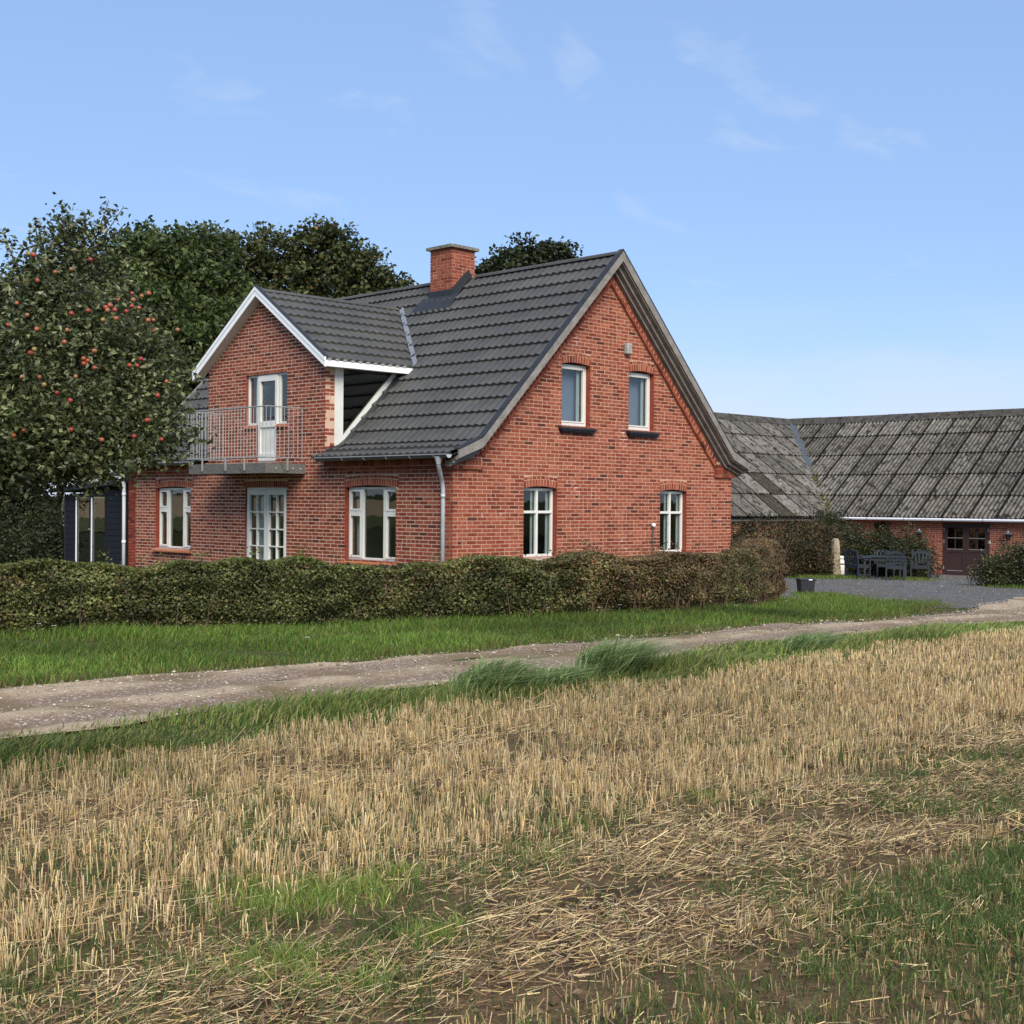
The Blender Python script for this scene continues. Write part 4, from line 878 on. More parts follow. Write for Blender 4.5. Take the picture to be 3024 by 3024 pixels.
# valley gutter, mossy towards its foot
A = np.array([EV, BYW-.3, BEZ]); B = np.array([BRX, BRY, BRZ]); upv = np.array([0, 0, .15]); sv = np.array([.20, -.20, 0])
MB().add([A+(B-A)*.42+upv-sv*.75, A+(B-A)*.42+upv+sv*.75, B+upv+sv*.6, B+upv-sv*.6, A+(B-A)*.42, B], [(0, 1, 2, 3)]).obj('valley_gutter', 'zinc_dark', broof)
mo = MB()
for i in range(90):
    t = random.uniform(.0, .5); p = A+(B-A)*t+sv*random.uniform(-1.1, 1.1)+np.array([0, 0, .12]); r = random.uniform(.04, .11)
    mo.lathe([(r, -.03), (r*.8, .02), (r*.3, .05), (0, .055)], p, 6)
mo.obj('moss', 'moss', broof, kind='stuff')
# white half-round gutter on the right wing, timber wall plate on the left
for k in range(11):
    y1 = BYW-.4-k*1.6; MB().tube([(EV-.02, y1, BEZ-.02), (EV-.02, y1-1.58, BEZ-.02)], .062, 8).obj('eaves_gutter', 'white_plastic', barn)
    MB().tube([(EV-.02, y1-1.60, BEZ-.02), (EV-.02, y1-1.57, BEZ-.02)], .07, 8).obj('gutter_clip', 'grime_grey', barn)
MB().box(X_END, BXW-.35, BYW-.24, BYW-.2, BEZ-.14, BEZ-.02).obj('eaves_board', 'old_plank', barn)
MB().box(X_END, BXW-.35, BYW-.2, BYW-.005, BEZ-.06, BEZ-.04).obj('eaves_soffit', 'old_plank', barn)
MB().box(BXW-.2, BXW-.005, Y_END, BYW-.01, BEZ-.05, BEZ-.03).obj('eaves_soffit', 'tar_board', barn)
# brown double door
ym = (BD[0]+BD[1])/2
dfm = MB().box(BXW+.02, BXW+.10, BD[0], BD[0]+.07, BD[2], BD[3]-.11).box(BXW+.02, BXW+.10, BD[1]-.07, BD[1], BD[2], BD[3]-.11).box(BXW+.015, BXW+.10, BD[0], BD[1], BD[3]-.11, BD[3]).obj('barn_door', 'door_brown', barn)
for a, b in ((BD[0]+.075, ym-.004), (ym+.004, BD[1]-.075)):
    zt, zb_ = BD[3]-.12, BD[2]+.02; s = .12; zmid = .05
    lf = MB(); x0, x1 = BXW+.03, BXW+.075
    lf.box(x0, x1, a, a+s, zb_, zt).box(x0, x1, b-s, b, zb_, zt).box(x0, x1, a+s, b-s, zt-.06, zt).box(x0, x1, a+s, b-s, zmid, zmid+.10).box(x0, x1, a+s, b-s, zb_, zb_+.17).box(x0+.02, x1, a+s, b-s, zb_+.17, zmid)
    c_ = (a+b)/2; zr = (zmid+.1+zt-.06)/2; lf.box(x0+.006, x1-.006, c_-.02, c_+.02, zmid+.1, zt-.06).box(x0+.004, x1-.006, a+s, c_-.02, zr-.014, zr+.014).box(x0+.004, x1-.006, c_+.02, b-s, zr-.014, zr+.014)
    lf = lf.obj('door_leaf', 'door_brown', barn)
    for ya, yb in ((a+s, c_-.02), (c_+.02, b-s)):
        for za, zc_ in ((zmid+.1, zr-.014), (zr+.014, zt-.06)): MB().box(x0+.028, x0+.034, ya, yb, za, zc_).obj('pane', 'glass_dark', lf)
    for zz in (zmid+.10, zb_+.17, zr+.014): MB().box(x0-.012, x0+.02, a+s, b-s, zz, zz+.018).obj('drip_ledge', 'grime_grey', lf)
for yy in (BD[0]+.06, BD[1]-.06):
    for zz in (.9, .45, -.55): MB().tube([(BXW+.015, yy, zz-.06), (BXW+.015, yy, zz+.06)], .014, 6).obj('hinge', 'grime_grey', dfm)
MB().box(BXW-.005, BXW+.03, 4.42, 4.46, .12, .2).obj('handle', 'galvanized', dfm)
MB().box(BXW-.02, BXW+.0, 4.08, 4.11, .40, .52).obj('switch_box', 'white_plastic', barn)
def wall_lamp(y, lab):
    z = .62
    l = root('wall_lamp', (BXW-.15, y, z), lab, 'lamp', None)
    MB().box(BXW-.03, BXW-.004, y-.05, y+.05, z-.02, z+.16).obj('back_plate', 'steel_lamp', l)
    MB().tube([(BXW-.03, y, z+.1), (BXW-.10, y, z+.17), (BXW-.15, y, z+.2)], .014, 6).obj('arm', 'steel_lamp', l)
    MB().lathe([(0, .29), (.04, .28), (.05, .24), (.19, .17), (.19, .16), (.05, .19)], (BXW-.15, y, z), 14).obj('lamp_shade', 'steel_lamp', l)
    MB().lathe([(.06, .18), (.075, .1), (.07, -.02), (.045, -.05), (0, -.05)], (BXW-.15, y, z), 12).obj('lamp_glass', 'glass_dark', l); MB().lathe([(.03, .18), (.035, .0), (0, -.02)], (BXW-.15, y, z), 8).obj('bulb', 'white_plastic', l)
wall_lamp(6.88, 'grey metal wall lamp on the brick between barn door and leafy shrubs'); wall_lamp(3.35, 'grey metal wall lamp on the brick above the bush by the barn door')

# ================================================================== THINGS IN THE YARD
def chair(label, loc, ang):
    g = GZ(loc[0], loc[1])
    r = root('garden_chair', (0, 0, 0), label, 'chair', 'painted chairs round the garden table'); del r['_w']
    m = 'garden_paint'
    for sx in (-1, 1):
        MB().beam((sx*.27, .26, 0), (sx*.27, .26, .66), .05, .05, (0, 1, 0)).obj('leg', m, r)
        MB().beam((sx*.27, -.25, 0), (sx*.27, -.25, .46), .05, .05, (0, 1, 0)).beam((sx*.27, -.25, .45), (sx*.27, -.33, .93), .05, .045, (0, 1, 0)).obj('leg', m, r)
        bevel(MB().beam((sx*.27, .31, .68), (sx*.27, -.30, .66), .07, .03).obj('arm', m, r), .008)
        MB().beam((sx*.27, .24, .40), (sx*.27, -.25, .40), .03, .08).obj('side_rail', m, r); MB().beam((sx*.27, .24, .13), (sx*.27, -.25, .13), .03, .04).obj('stretcher', m, r)
    for k in range(5): MB().box(-.29, .29, -.24+k*.104, -.15+k*.104, .432, .452).obj('seat_slat', m, r)
    MB().box(-.245, .245, .245, .275, .35, .43).obj('front_rail', m, r); MB().box(-.245, .245, -.265, -.235, .35, .43).obj('rear_rail', m, r)
    top = []; N_ = 9
    for i in range(N_): t = i/(N_-1)*2-1; top.append((t*.245, -.305, .86+.07*(1-t*t)))
    low = [(p[0], -.298, .80+.03*(1-(p[0]/.245)**2)) for p in top]
    tr = MB()
    for i in range(N_-1):
        a, b, c, d = top[i], top[i+1], low[i+1], low[i]; o_ = np.array([0, -.028, 0])
        tr.prism([a, b, c, d], o_)
    tr.obj('top_rail', m, r)
    MB().beam((-.245, -.265, .53), (.245, -.265, .53), .03, .05, (0, 0, 1)).obj('back_rail', m, r)
    for k in range(4):
        x = -.15+k*.1; MB().beam((x, -.27, .55), (x*1.25, -.312, .83), .055, .018, (0, 1, 0)).obj('back_slat', m, r)
    r.location = (loc[0], loc[1], g-.004); r.rotation_euler = (0, 0, ang); return r
def face(dx, dy): return math.atan2(-dx, dy)
fR, fF = np.array([RT[0], RT[1]]), np.array([FW[0], FW[1]])
def dirv(r_, f_): v = fR*r_+fF*f_; return face(v[0], v[1])
chair('dark grey slatted armchair beside the upright granite post, turned to the table', (21.35, 4.02), dirv(.85, .5))
chair('dark grey slatted armchair with its back to the yard, in front of the table', (21.95, 3.02), dirv(.28, .95))
chair('dark grey slatted armchair on the shrub side of the table, mostly hidden behind it', (24.0, 4.55), dirv(-.1, -1))
chair('dark grey slatted armchair at the end of the table towards the barn door', (23.75, 3.10), dirv(-.35, -.9))
tg = GZ(22.9, 3.95)
tb = root('garden_table', (0, 0, 0), 'dark grey wooden garden table among four painted armchairs', 'table'); del tb['_w']
for k in range(8): MB().box(-.78, .78, -.42+k*.106, -.32+k*.106, .70, .728).obj('top_slat', 'garden_paint', tb)
MB().box(-.70, .70, -.36, -.33, .60, .698).obj('apron', 'garden_paint', tb); MB().box(-.70, .70, .33, .36, .60, .698).obj('apron', 'garden_paint', tb)
for sx in (-1, 1):
    MB().box(sx*.68-.015, sx*.68+.015, -.329, .329, .60, .697).obj('apron', 'garden_paint', tb)
    for sy in (-1, 1): MB().box(sx*.66-.035, sx*.66+.035, sy*.30-.03, sy*.30+.03, 0, .70).obj('leg', 'garden_paint', tb)
tb.location = (22.75, 3.92, tg-.004); tb.rotation_euler = (0, 0, math.atan2(RT[1], RT[0]))
# granite post
mb = MB(); n = 10; rings = []
prof = [(0, .23), (.06, .21), (.25, .20), (.5, .185), (.8, .18), (1.0, .18), (1.15, .165), (1.24, .15), (1.27, .11)]
for z, r_ in prof:
    for k in range(n):
        a = 2*math.pi*k/n; rr = r_*(1+.10*math.sin(3*a+z*4)+.05*random.uniform(-1, 1))*(1 if abs(math.sin(2*a)) < .7 else 1.08)
        mb.v.append((rr*math.cos(a), rr*.8*math.sin(a), z-.05+(.05*math.cos(a)**2*(z > 1.2))))
for i in range(len(prof)-1):
    for k in range(n): mb.f.append((i*n+k, i*n+(k+1) % n, (i+1)*n+(k+1) % n, (i+1)*n+k)); mb.c.append(None)
mb.f.append(tuple((len(prof)-1)*n+k for k in range(n))); mb.c.append(None)
o = mb.obj('stone_post', 'granite', None, label='tall rough pale granite post standing before the brown shrubs', cat='post'); o.location = (21.92, 5.16, GZ(21.92, 5.16)); o.rotation_euler = (0, 0, YAW)
c_ = root('milk_churn', (22.35, 5.22, GZ(22.35, 5.22)), 'white milk churn half hidden behind the granite post', 'churn'); zc_ = GZ(22.35, 5.22)
MB().lathe([(0, 0), (.15, 0), (.155, .02), (.155, .42), (.13, .5), (.095, .56), (.095, .60)], (22.35, 5.22, zc_), 16).obj('body', 'white_paint', c_, smooth=True)
MB().lathe([(.165, .40), (.165, .44)], (22.35, 5.22, zc_), 16).obj('band', 'bark', c_); MB().lathe([(.12, .60), (.125, .63), (.11, .68), (0, .69)], (22.35, 5.22, zc_), 16).obj('lid', 'white_paint', c_, smooth=True)
# black box beside the hedge end
bx, by = 9.5, -1.55; gz = GZ(bx, by); ang = YAW+.15
bn_ = root('yard_box', (0, 0, 0), 'low black plastic box with overhanging lid at the end of the hedge', 'box'); del bn_['_w']
bevel(MB().add([(-.24, -.2, 0), (.24, -.2, 0), (.24, .2, 0), (-.24, .2, 0), (-.28, -.24, .44), (.28, -.24, .44), (.28, .24, .44), (-.28, .24, .44)], [(3, 2, 1, 0), (4, 5, 6, 7), (0, 1, 5, 4), (1, 2, 6, 5), (2, 3, 7, 6), (3, 0, 4, 7)]).obj('body', 'bin_black', bn_), .012)
bevel(MB().box(-.30, .30, -.26, .26, .442, .50).obj('lid', 'bin_black', bn_), .015); MB().box(.02, .15, -.268, -.2605, .455, .49).obj('sticker', 'white_plastic', bn_)
bn_.scale = (.62, .62, .72); bn_.location = (bx, by, gz-.01); bn_.rotation_euler = (0, 0, ang-math.pi/2)
APPLE = [(-7.65, 0.92, 4.35, 0.98), (-7.2, 0.46, 4.89, 0.75), (-7.51, 0.05, 3.46, 1.45), (-6.8, -0.1, 4.1, 0.66), (-6.95, -0.85, 3.15, 0.66), (-7.93, -0.25, 2.59, 0.85), (-8.17, 0.57, 2.91, 1.1), (-8.4, 2.15, 3.55, 1.35), (-6.68, -1.38, 2.70, 0.36), (-7.42, -1.04, 2.44, 0.5), (-6.62, -0.74, 3.71, 0.4), (-7.55, 0.92, 5.0, 0.5), (-8.49, 1.17, 2.46, 0.9), (-7.02, 0.29, 5.48, 0.3), (-7.39, 0.65, 5.59, 0.35)]
T1 = [(5.85, 20.56, 9.43, 1.37), (5.12, 21.29, 8.38, 1.9), (6.58, 19.82, 8.57, 1.61), (5.33, 19.64, 6.55, 2.5), (6.85, 18.82, 6.96, 1.55), (4.52, 21.88, 6.13, 2.38), (6.17, 18.79, 4.88, 1.78), (4.98, 19.97, 4.19, 2.14), (4.5, 23.32, 7.82, 1.9), (3.76, 24.05, 5.69, 2.14), (7.87, 19.95, 8.56, 1.07), (7.37, 20.46, 9.97, 0.89)]
T2 = [(11.61, 24.71, 10.8, 1.19), (12.6, 23.71, 11.11, 1.01), (13.74, 22.58, 11.33, 1.01), (14.44, 21.86, 11.13, 0.89), (15.01, 21.29, 10.34, 1.01), (15.65, 20.64, 9.84, 0.59), (13.17, 23.13, 9.92, 1.49), (14.3, 21.99, 9.53, 1.43), (11.9, 24.4, 8.9, 1.31), (12.89, 23.4, 8.31, 1.78), (15.15, 21.13, 9.04, 1.07), (13.88, 22.44, 11.93, 0.42), (11.19, 25.14, 11.1, 0.71)]
T3 = [(22.99, 21.78, 11.76, 0.94), (23.71, 21.06, 12.1, 0.94), (24.5, 20.27, 12.11, 0.82), (23.79, 20.97, 10.87, 1.64), (22.52, 22.25, 11.41, 0.58), (24.9, 19.87, 11.89, 0.35), (20.06, 24.71, 10.49, 0.94)]
SHR = [(0.25, 19.03, 0.87, 1.3), (0.33, 17.53, 0.53, 1.0), (0.14, 20.57, 1.63, 1.9), (0.46, 16.68, 0.33, 0.75), (0.59, 17.27, 0.76, 0.5)]
SHT = [(0.24, 19.06, 3.16, 1.3), (0.78, 18.52, 3.24, 1.1), (1.26, 18.03, 3.17, 0.9), (-0.4, 19.7, 2.7, 1.6), (1.64, 17.65, 3.48, 1.0)]
BA = [(17.58, 5.84, 0.33, 1.0), (19.43, 6.11, 0.37, 1.0), (21.32, 6.34, 0.33, 1.05), (22.76, 6.31, 0.22, 1.0), (20.88, 5.64, -0.16, 0.7), (19.13, 5.7, -0.2, 0.7), (17.52, 5.9, -0.16, 0.8)]
BB = [(24.66, 6.52, 0.08, 1.0), (24.86, 5.61, 0.1, 1.05), (25.06, 4.7, 0.13, 1.0), (25.23, 4.1, -0.13, 0.7), (26.45, 8.27, 0.67, 0.9)]
BC = [(21.11, -1.26, 0.05, 0.75), (21.6, -1.75, 0.18, 0.9), (20.87, -0.73, -0.23, 0.5), (22.15, -2.3, 0.11, 0.8)]
APPLES = [(-8.15, -0.02, 5.21), (-8.09, -0.04, 5.2), (-7.42, -0.41, 5.18), (-7.67, -0.33, 5.02), (-8.21, -0.42, 4.78), (-7.01, -0.85, 4.7), (-6.9, -0.92, 4.67), (-6.78, -0.91, 4.72), (-7.03, -0.92, 4.6), (-7.35, -1.07, 4.55), (-7.52, -1.17, 4.44), (-7.59, -1.23, 4.36), (-7.6, -1.2, 4.4), (-7.47, -1.21, 4.38), (-7.15, -1.09, 4.48), (-6.99, -1.01, 4.48), (-7.29, -1.2, 4.38), (-7.5, -1.3, 4.25), (-7.7, -1.31, 4.21), (-6.92, -1.14, 4.3), (-6.81, -1.1, 4.32), (-6.86, -1.19, 4.16), (-8.08, -1.16, 4.27), (-7.86, -1.2, 4.33), (-8.58, -0.59, 4.41), (-8.74, -0.68, 4.09), (-8.55, -0.84, 4.23), (-8.5, -1.02, 4.03), (-8.18, -1.24, 4.03), (-8.24, -1.28, 3.86), (-8.56, -1.08, 3.75), (-8.6, -1.05, 3.7), (-7.89, -1.44, 3.76), (-8.03, -1.41, 3.65), (-7.98, -1.44, 3.62), (-8.03, -1.42, 3.58), (-7.9, -1.47, 3.53), (-7.41, -1.51, 3.6), (-7.32, -1.56, 3.6), (-7.25, -1.53, 3.7), (-8.68, -0.98, 3.38), (-8.52, -1.15, 3.38), (-8.47, -1.18, 3.28), (-8.32, -1.26, 3.18), (-8.17, -1.32, 3.08), (-7.01, -1.8, 3.39), (-7.14, -1.79, 3.19), (-7.24, -1.69, 2.85), (-8.6, -0.87, 2.68), (-8.69, -0.76, 2.61), (-8.09, -1.19, 2.7), (-7.77, -1.43, 2.57), (-7.35, -1.54, 2.63), (-6.99, -1.65, 2.6), (-8.13, -1.39, 3.4), (-6.46, -1.16, 4.21), (-7.85, -0.21, 4.97)]
# ================================================================== VEGETATION
def unit(v): return v/np.maximum(np.linalg.norm(v, axis=1, keepdims=True), 1e-9)
def rot_leaf(P, size, asp=.62, up=.5, fold=.18):
    n = len(P); a = unit(RNG.normal(size=(n, 3))*[1, 1, .7]+[0, 0, -.15]); nr = unit(RNG.normal(size=(n, 3))+[0, 0, up*2]); b = unit(np.cross(nr, a)); nr = np.cross(a, b)
    s = np.asarray(size).reshape(-1, 1); w = s*asp
    V = np.stack([P-a*s*.5, P+b*w*.5-a*s*.05+nr*w*fold, P+a*s*.5, P-b*w*.5-a*s*.05+nr*w*fold], 1)
    return V.reshape(-1, 3), np.arange(4*n).reshape(n, 4)
def palette(pal, n, jit=.18, w=None):
    pal = np.array([p[:3] for p in pal]); i = RNG.choice(len(pal), n, p=w); return pal[i]*RNG.uniform(1-jit, 1+jit, (n, 1))*RNG.uniform(.94, 1.06, (n, 3))
def clump_points(lobes, per_m2, squash=.9, inner=.45):
    out = []
    for x, y, z, r in lobes:
        n = max(6, int(per_m2*12.57*r*r)); d = unit(RNG.normal(size=(n, 3))); rad = r*(inner+(1.04-inner)*RNG.random((n, 1))**.55)*RNG.uniform(.80, 1.22, (n, 1))
        out.append(np.array([x, y, z])+d*rad*[1, 1, squash])
    return np.concatenate(out)
def foliage(name, parent, centers, per, spread, size, pal, m='leaf', w=None, asp=.62, clumpvar=.42, up=.5):
    n = len(centers); k = RNG.poisson(per, n); idx = np.repeat(np.arange(n), k); N_ = len(idx)
    P = centers[idx]+RNG.normal(size=(N_, 3))*spread*[1, 1, .75]
    V, F = rot_leaf(P, size*RNG.uniform(.6, 1.3, N_), asp, up)
    c = palette(pal, N_, w=w)*(1+clumpvar*RNG.uniform(-1, 1, (n, 1)))[idx]
    return place(name, npmesh(name, V, F, m, c), parent)
def limbs(name, parent, base, targets, r0, r1, m='bark', sag=.3, sides=6):
    mb = MB()
    for t in targets:
        b = np.array(base, float); t = np.array(t, float); L_ = np.linalg.norm(t-b); pts = []
        j1, j2 = RNG.normal(size=3)*L_*.06, RNG.normal(size=3)*L_*.06
        for s in np.linspace(0, 1, 6): pts.append(b+(t-b)*s+np.array([0, 0, sag*L_*.5*s*(1-s)])+j1*math.sin(math.pi*s)+j2*math.sin(2*math.pi*s))
        mb.tube(pts, list(np.linspace(r0, r1, 6)), sides)
    return mb.obj(name, m, parent, smooth=True)
def tree(name, label, lobes, base, tr, per_m2, per, spread, size, pal, group=None, w=None, m='leaf', nlimb=9, fork=.3, cat='tree', twigs=0):
    g = GZ(base[0], base[1]); r = root(name, (base[0], base[1], g), label, cat, group)
    lo_ = np.array(lobes); cen = lo_[:, :3].mean(0); fk = np.array([base[0]+(cen[0]-base[0])*.3, base[1]+(cen[1]-base[1])*.3, g+(cen[2]-g)*fork])
    limbs('trunk', r, (base[0], base[1], g-.1), [fk], tr*1.25, tr*.8, sag=0, sides=10)
    limbs('branches', r, fk, [l[:3]+RNG.normal(size=3)*.1*l[3] for l in lo_[:nlimb+4]], tr*.55, tr*.12)
    C_ = clump_points(lobes, per_m2)
    if twigs:
        mb = MB()
        for i in RNG.choice(len(C_), min(twigs, len(C_)), replace=False):
            l = lo_[np.argmin(np.linalg.norm(lo_[:, :3]-C_[i], axis=1))][:3]; p = l+(C_[i]-l)*.2; mb.tube([p, (p+C_[i])/2+RNG.normal(size=3)*.04, C_[i]], [.018, .012, .005], 4)
        mb.obj('twigs', 'twig', r, kind='stuff')
    foliage('crown', r, C_, per, spread, size, pal, m, w); return r
GA = [srgb(84, 92, 52), srgb(68, 76, 43), srgb(102, 108, 66), srgb(56, 64, 37), srgb(122, 124, 84)]
GB_ = [srgb(76, 90, 44), srgb(64, 78, 40), srgb(94, 104, 52), srgb(82, 90, 46), srgb(54, 66, 34)]
GC = [srgb(76, 84, 46), srgb(66, 74, 42), srgb(94, 94, 50), srgb(108, 88, 48), srgb(56, 64, 36)]
GD = [srgb(58, 66, 38), srgb(50, 58, 34), srgb(70, 76, 44), srgb(44, 50, 32)]
# apple tree: crown, twigs above it and fruit
ap = tree('apple_tree', 'apple tree laden with red apples, reaching over the hedge towards the balcony', APPLE, (-9.0, 2.3), .10, 12, 34, .15, .09, GA, m='leaf_glossy', nlimb=12, fork=.55, twigs=160)
tw = MB(); tips = []
for b, t in (((-7.16, .42, 5.3), (-7.35, .62, 6.12)), ((-7.16, .42, 5.3), (-6.86, .12, 6.2)), ((-7.16, .42, 5.2), (-6.70, -.02, 6.1)), ((-7.6, 1.0, 5.3), (-7.62, .9, 5.85)), ((-7.8, 1.1, 5.2), (-8.0, 1.2, 5.75)), ((-7.16, .42, 5.3), (-7.1, .35, 6.0))):
    b, t = np.array(b), np.array(t); md = (b+t)/2+RNG.normal(size=3)*.07; tw.tube([b, md, t], [.02, .013, .005], 5); tips += [md+(t-md)*s+RNG.normal(size=3)*.03 for s in np.linspace(0, 1, 12)]
tw.obj('top_twigs', 'twig', ap, kind='stuff'); foliage('shoot_leaves', ap, np.array(tips), 5, .06, .085, GA, 'leaf_glossy')
apm = []
for col in (srgb(158, 70, 52), srgb(164, 92, 62), srgb(156, 104, 68), srgb(146, 124, 70), srgb(146, 58, 50)):
    mb = MB(); pr = [(.004, -.028), (.018, -.034), (.033, -.022), (.039, 0), (.036, .018), (.024, .032), (.010, .031), (.003, .022)]
    mb.lathe([(r_, z) for r_, z in pr], (0, 0, 0), 10, col); mb.tube([(0, 0, .02), (.004, 0, .055)], .0025, 4, srgb(70, 56, 40)); apm.append(mb.mesh('apple', 'apple_skin', True))
for i, p in enumerate(APPLES):
    o = bpy.data.objects.new('apple', apm[int(RNG.choice(5, p=[.3, .25, .2, .1, .15]))]); COL.objects.link(o); o.parent = ap; w_ = ap['_w']
    q = np.array(p)+(EYE-np.array(p))/np.linalg.norm(EYE-np.array(p))*-.03; o.location = (q[0]-w_[0], q[1]-w_[1], q[2]-w_[2]); s_ = random.uniform(.72, .98); o.scale = (s_, s_, s_); o.rotation_euler = (random.uniform(-.7, .7), random.uniform(-.7, .7), random.uniform(0, 6))
# trees behind the house
tree('garden_tree', 'dense dark green tree rising behind the shed and apple tree', T1, (4.6, 20.3), .28, 4.2, 46, .24, .20, GB_, 'trees behind the house', nlimb=9)
tree('garden_tree', 'spreading tree with rusty autumn tints between dense tree and chimney', T2, (12.8, 22.6), .17, 4.2, 38, .20, .21, GC, 'trees behind the house', w=[.34, .32, .14, .06, .14], nlimb=11)
tree('garden_tree', 'tree top showing above the roof between chimney and gable', T3[:6], (23.7, 21.), .16, 5, 32, .19, .21, GD, 'trees behind the house')
# bushes left of the shed
tree('garden_shrub', 'dark leafy bushes in the shade left of the black shed', SHR, (.24, 18.3), .06, 7, 55, .2, .09, GD, cat='shrub', fork=.2)  # shade under the trees is put into the darker leaf colours
tree('garden_shrub', 'small dark tree overhanging the garden beside the black shed', SHT, (1.64, 18.34), .14, 6, 55, .22, .11, GD, cat='tree', fork=.5)
# far hedge line on the horizon
mbp = np.stack([np.linspace(-120, 20, 160), np.full(160, 330.), ground_z(np.linspace(-120, 20, 160), np.full(160, 330.))+1.2], 1)
fh = root('far_hedgerow', (-50, 330, GZ(-50, 330)), 'grey green hedgerow along the far edge of the pale field', 'hedge')
foliage('foliage', fh, mbp, 40, 1.0, .8, [srgb(92, 102, 86), srgb(80, 92, 78)], up=.2)
# shrubs before the barn
BRW = [srgb(70, 62, 34), srgb(82, 64, 38), srgb(58, 58, 32), srgb(94, 72, 44), srgb(50, 50, 28)]
GRB = [srgb(58, 66, 36), srgb(50, 58, 32), srgb(72, 76, 42), srgb(78, 68, 40), srgb(44, 52, 30)]
def shrub(label, lobes, base, pal, per_m2=9, per=52, size=.082, spread=.17):
    g = GZ(base[0], base[1]); low = [(x, y, max(g+.35, z-.75), r*.95) for x, y, z, r in lobes]
    return tree('yard_shrub', label, list(lobes)+low, base, .05, per_m2, per, spread, size, pal, 'shrubs along the barn', cat='shrub', fork=.15, nlimb=6)
shrub('brown tinged clipped shrubs along the barn behind the granite post', BA, (20.3, 6.0), BRW)
shrub('greener clipped shrub behind the garden table by the barn wall', BB, (24.8, 5.6), GRB)
shrub('loose bush with pale leaves in front of the brown barn door', BC, (21.6, -1.7), GRB+[srgb(112, 112, 72)], size=.075)
# ------------------------------------------------------------------ hedge
HL = np.array([(-14.6, .95), (-9.1, -1.35), (-5.85, -2.6), (-1.95, -3.95), (1.26, -4.5), (4.2, -3.95), (6.2, -3.15), (7.0, -2.5)])
seg = np.diff(HL, axis=0); sl_ = np.linalg.norm(seg, axis=1); cum = np.concatenate([[0], np.cumsum(sl_)])
def hedge_at(s):
    x = np.interp(s, cum, HL[:, 0]); y = np.interp(s, cum, HL[:, 1]); e_ = .05
    tx = np.interp(s+e_, cum, HL[:, 0])-np.interp(s-e_, cum, HL[:, 0]); ty = np.interp(s+e_, cum, HL[:, 1])-np.interp(s-e_, cum, HL[:, 1]); l = np.hypot(tx, ty)
    return x, y, -ty/l, tx/l           # inward normal (to the house)
hn1, hn2, hn3 = field(11, 2.2), field(12, 6.), field(13, 3.5)
def hedge_pts(N_):
    s = RNG.uniform(0, cum[-1], N_); hgt = np.interp(s, [0, cum[1], cum[3], cum[4], cum[5], cum[6], cum[7]], [.88, .90, .92, .92, .98, 1.2, 1.15])+.045*hn1(s, 0*s)+.04*hn2(s, 0*s)
    f = RNG.random(N_); v = RNG.random(N_); t = RNG.uniform(-1, 1, N_)
    top = f < .28; front = (f >= .28) & (f < .60); vol = f >= .60
    zz = np.where(top, hgt-np.abs(RNG.normal(0, .05, N_)), np.where(front, v**.9*hgt, v*hgt))
    hw = .40+.045*hn2(s, zz*2)+.03*hn3(s*2, zz*3); hw = hw*np.where(zz < .2, .75+zz, 1)*np.where(zz > hgt-.15, .8, 1)*np.clip((cum[-1]-s)/.35+.35, 0, 1)
    lat = np.where(top, t*.85, np.where(front, -1+np.abs(RNG.normal(0, .16, N_)), t))*hw
    up = (RNG.random(N_) < .07) & (hn2(s*2.3, 0*s) > .3); zz = np.where(up & top, zz+RNG.uniform(0, .2, N_), zz)
    x, y, nx, ny = hedge_at(s); X = x+nx*(lat+.42); Y = y+ny*(lat+.42)
    return np.stack([X, Y, ground_z(X, Y)+zz+.02], 1), s, zz/hgt
hg = root('hedge', (-3.9, -2.6, 0), 'low clipped garden hedge with mixed green and brown leaves before the house', 'hedge')
P, s, h_ = hedge_pts(175000)
thin = (s > cum[4]) & (RNG.random(len(s)) < np.clip((s-cum[4])/2.5, 0, 1)*.52) & (s < cum[6]-1.3); P, s, h_ = P[~thin], s[~thin], h_[~thin]
V, F = rot_leaf(P, RNG.uniform(.028, .064, len(P)), .68, .4)
HG = np.array([p[:3] for p in (srgb(102, 108, 58), srgb(84, 90, 48), srgb(122, 126, 74), srgb(112, 102, 66), srgb(74, 78, 46))]); HB = np.array([p[:3] for p in (srgb(124, 102, 70), srgb(112, 86, 62), srgb(104, 94, 58), srgb(134, 104, 78), srgb(96, 86, 54))])
brown = np.clip(.12+.30*hn1(s*.6, h_*.8)+.95*np.clip((s-cum[3])/4.5, 0, 1), 0, 1); ib = RNG.random(len(s)) < brown
c = np.where(ib[:, None], HB[RNG.integers(0, 5, len(s))], HG[RNG.integers(0, 5, len(s))])*RNG.uniform(.75, 1.3, (len(s), 1))*(1+.22*hn3(s*1.3, h_*2.5))[:, None]
yl = (h_ > .9) & (s < cum[3]) & (RNG.random(len(s)) < .3); c[yl] = np.array(srgb(104, 116, 52)[:3])*RNG.uniform(.8, 1.2, (yl.sum(), 1))
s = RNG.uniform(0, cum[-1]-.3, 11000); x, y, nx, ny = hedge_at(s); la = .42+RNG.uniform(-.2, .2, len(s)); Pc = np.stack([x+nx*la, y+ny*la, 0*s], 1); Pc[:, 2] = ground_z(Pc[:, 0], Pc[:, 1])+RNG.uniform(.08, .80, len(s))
V2, F2 = rot_leaf(Pc, RNG.uniform(.10, .17, len(s)), .8, .1); kc = RNG.random(len(s)) < np.where((s > cum[4]) & (s < cum[6]-.6), .45, 1); F2 = F2[kc]; c2 = palette([srgb(70, 74, 42), srgb(62, 60, 38)], int(kc.sum()))
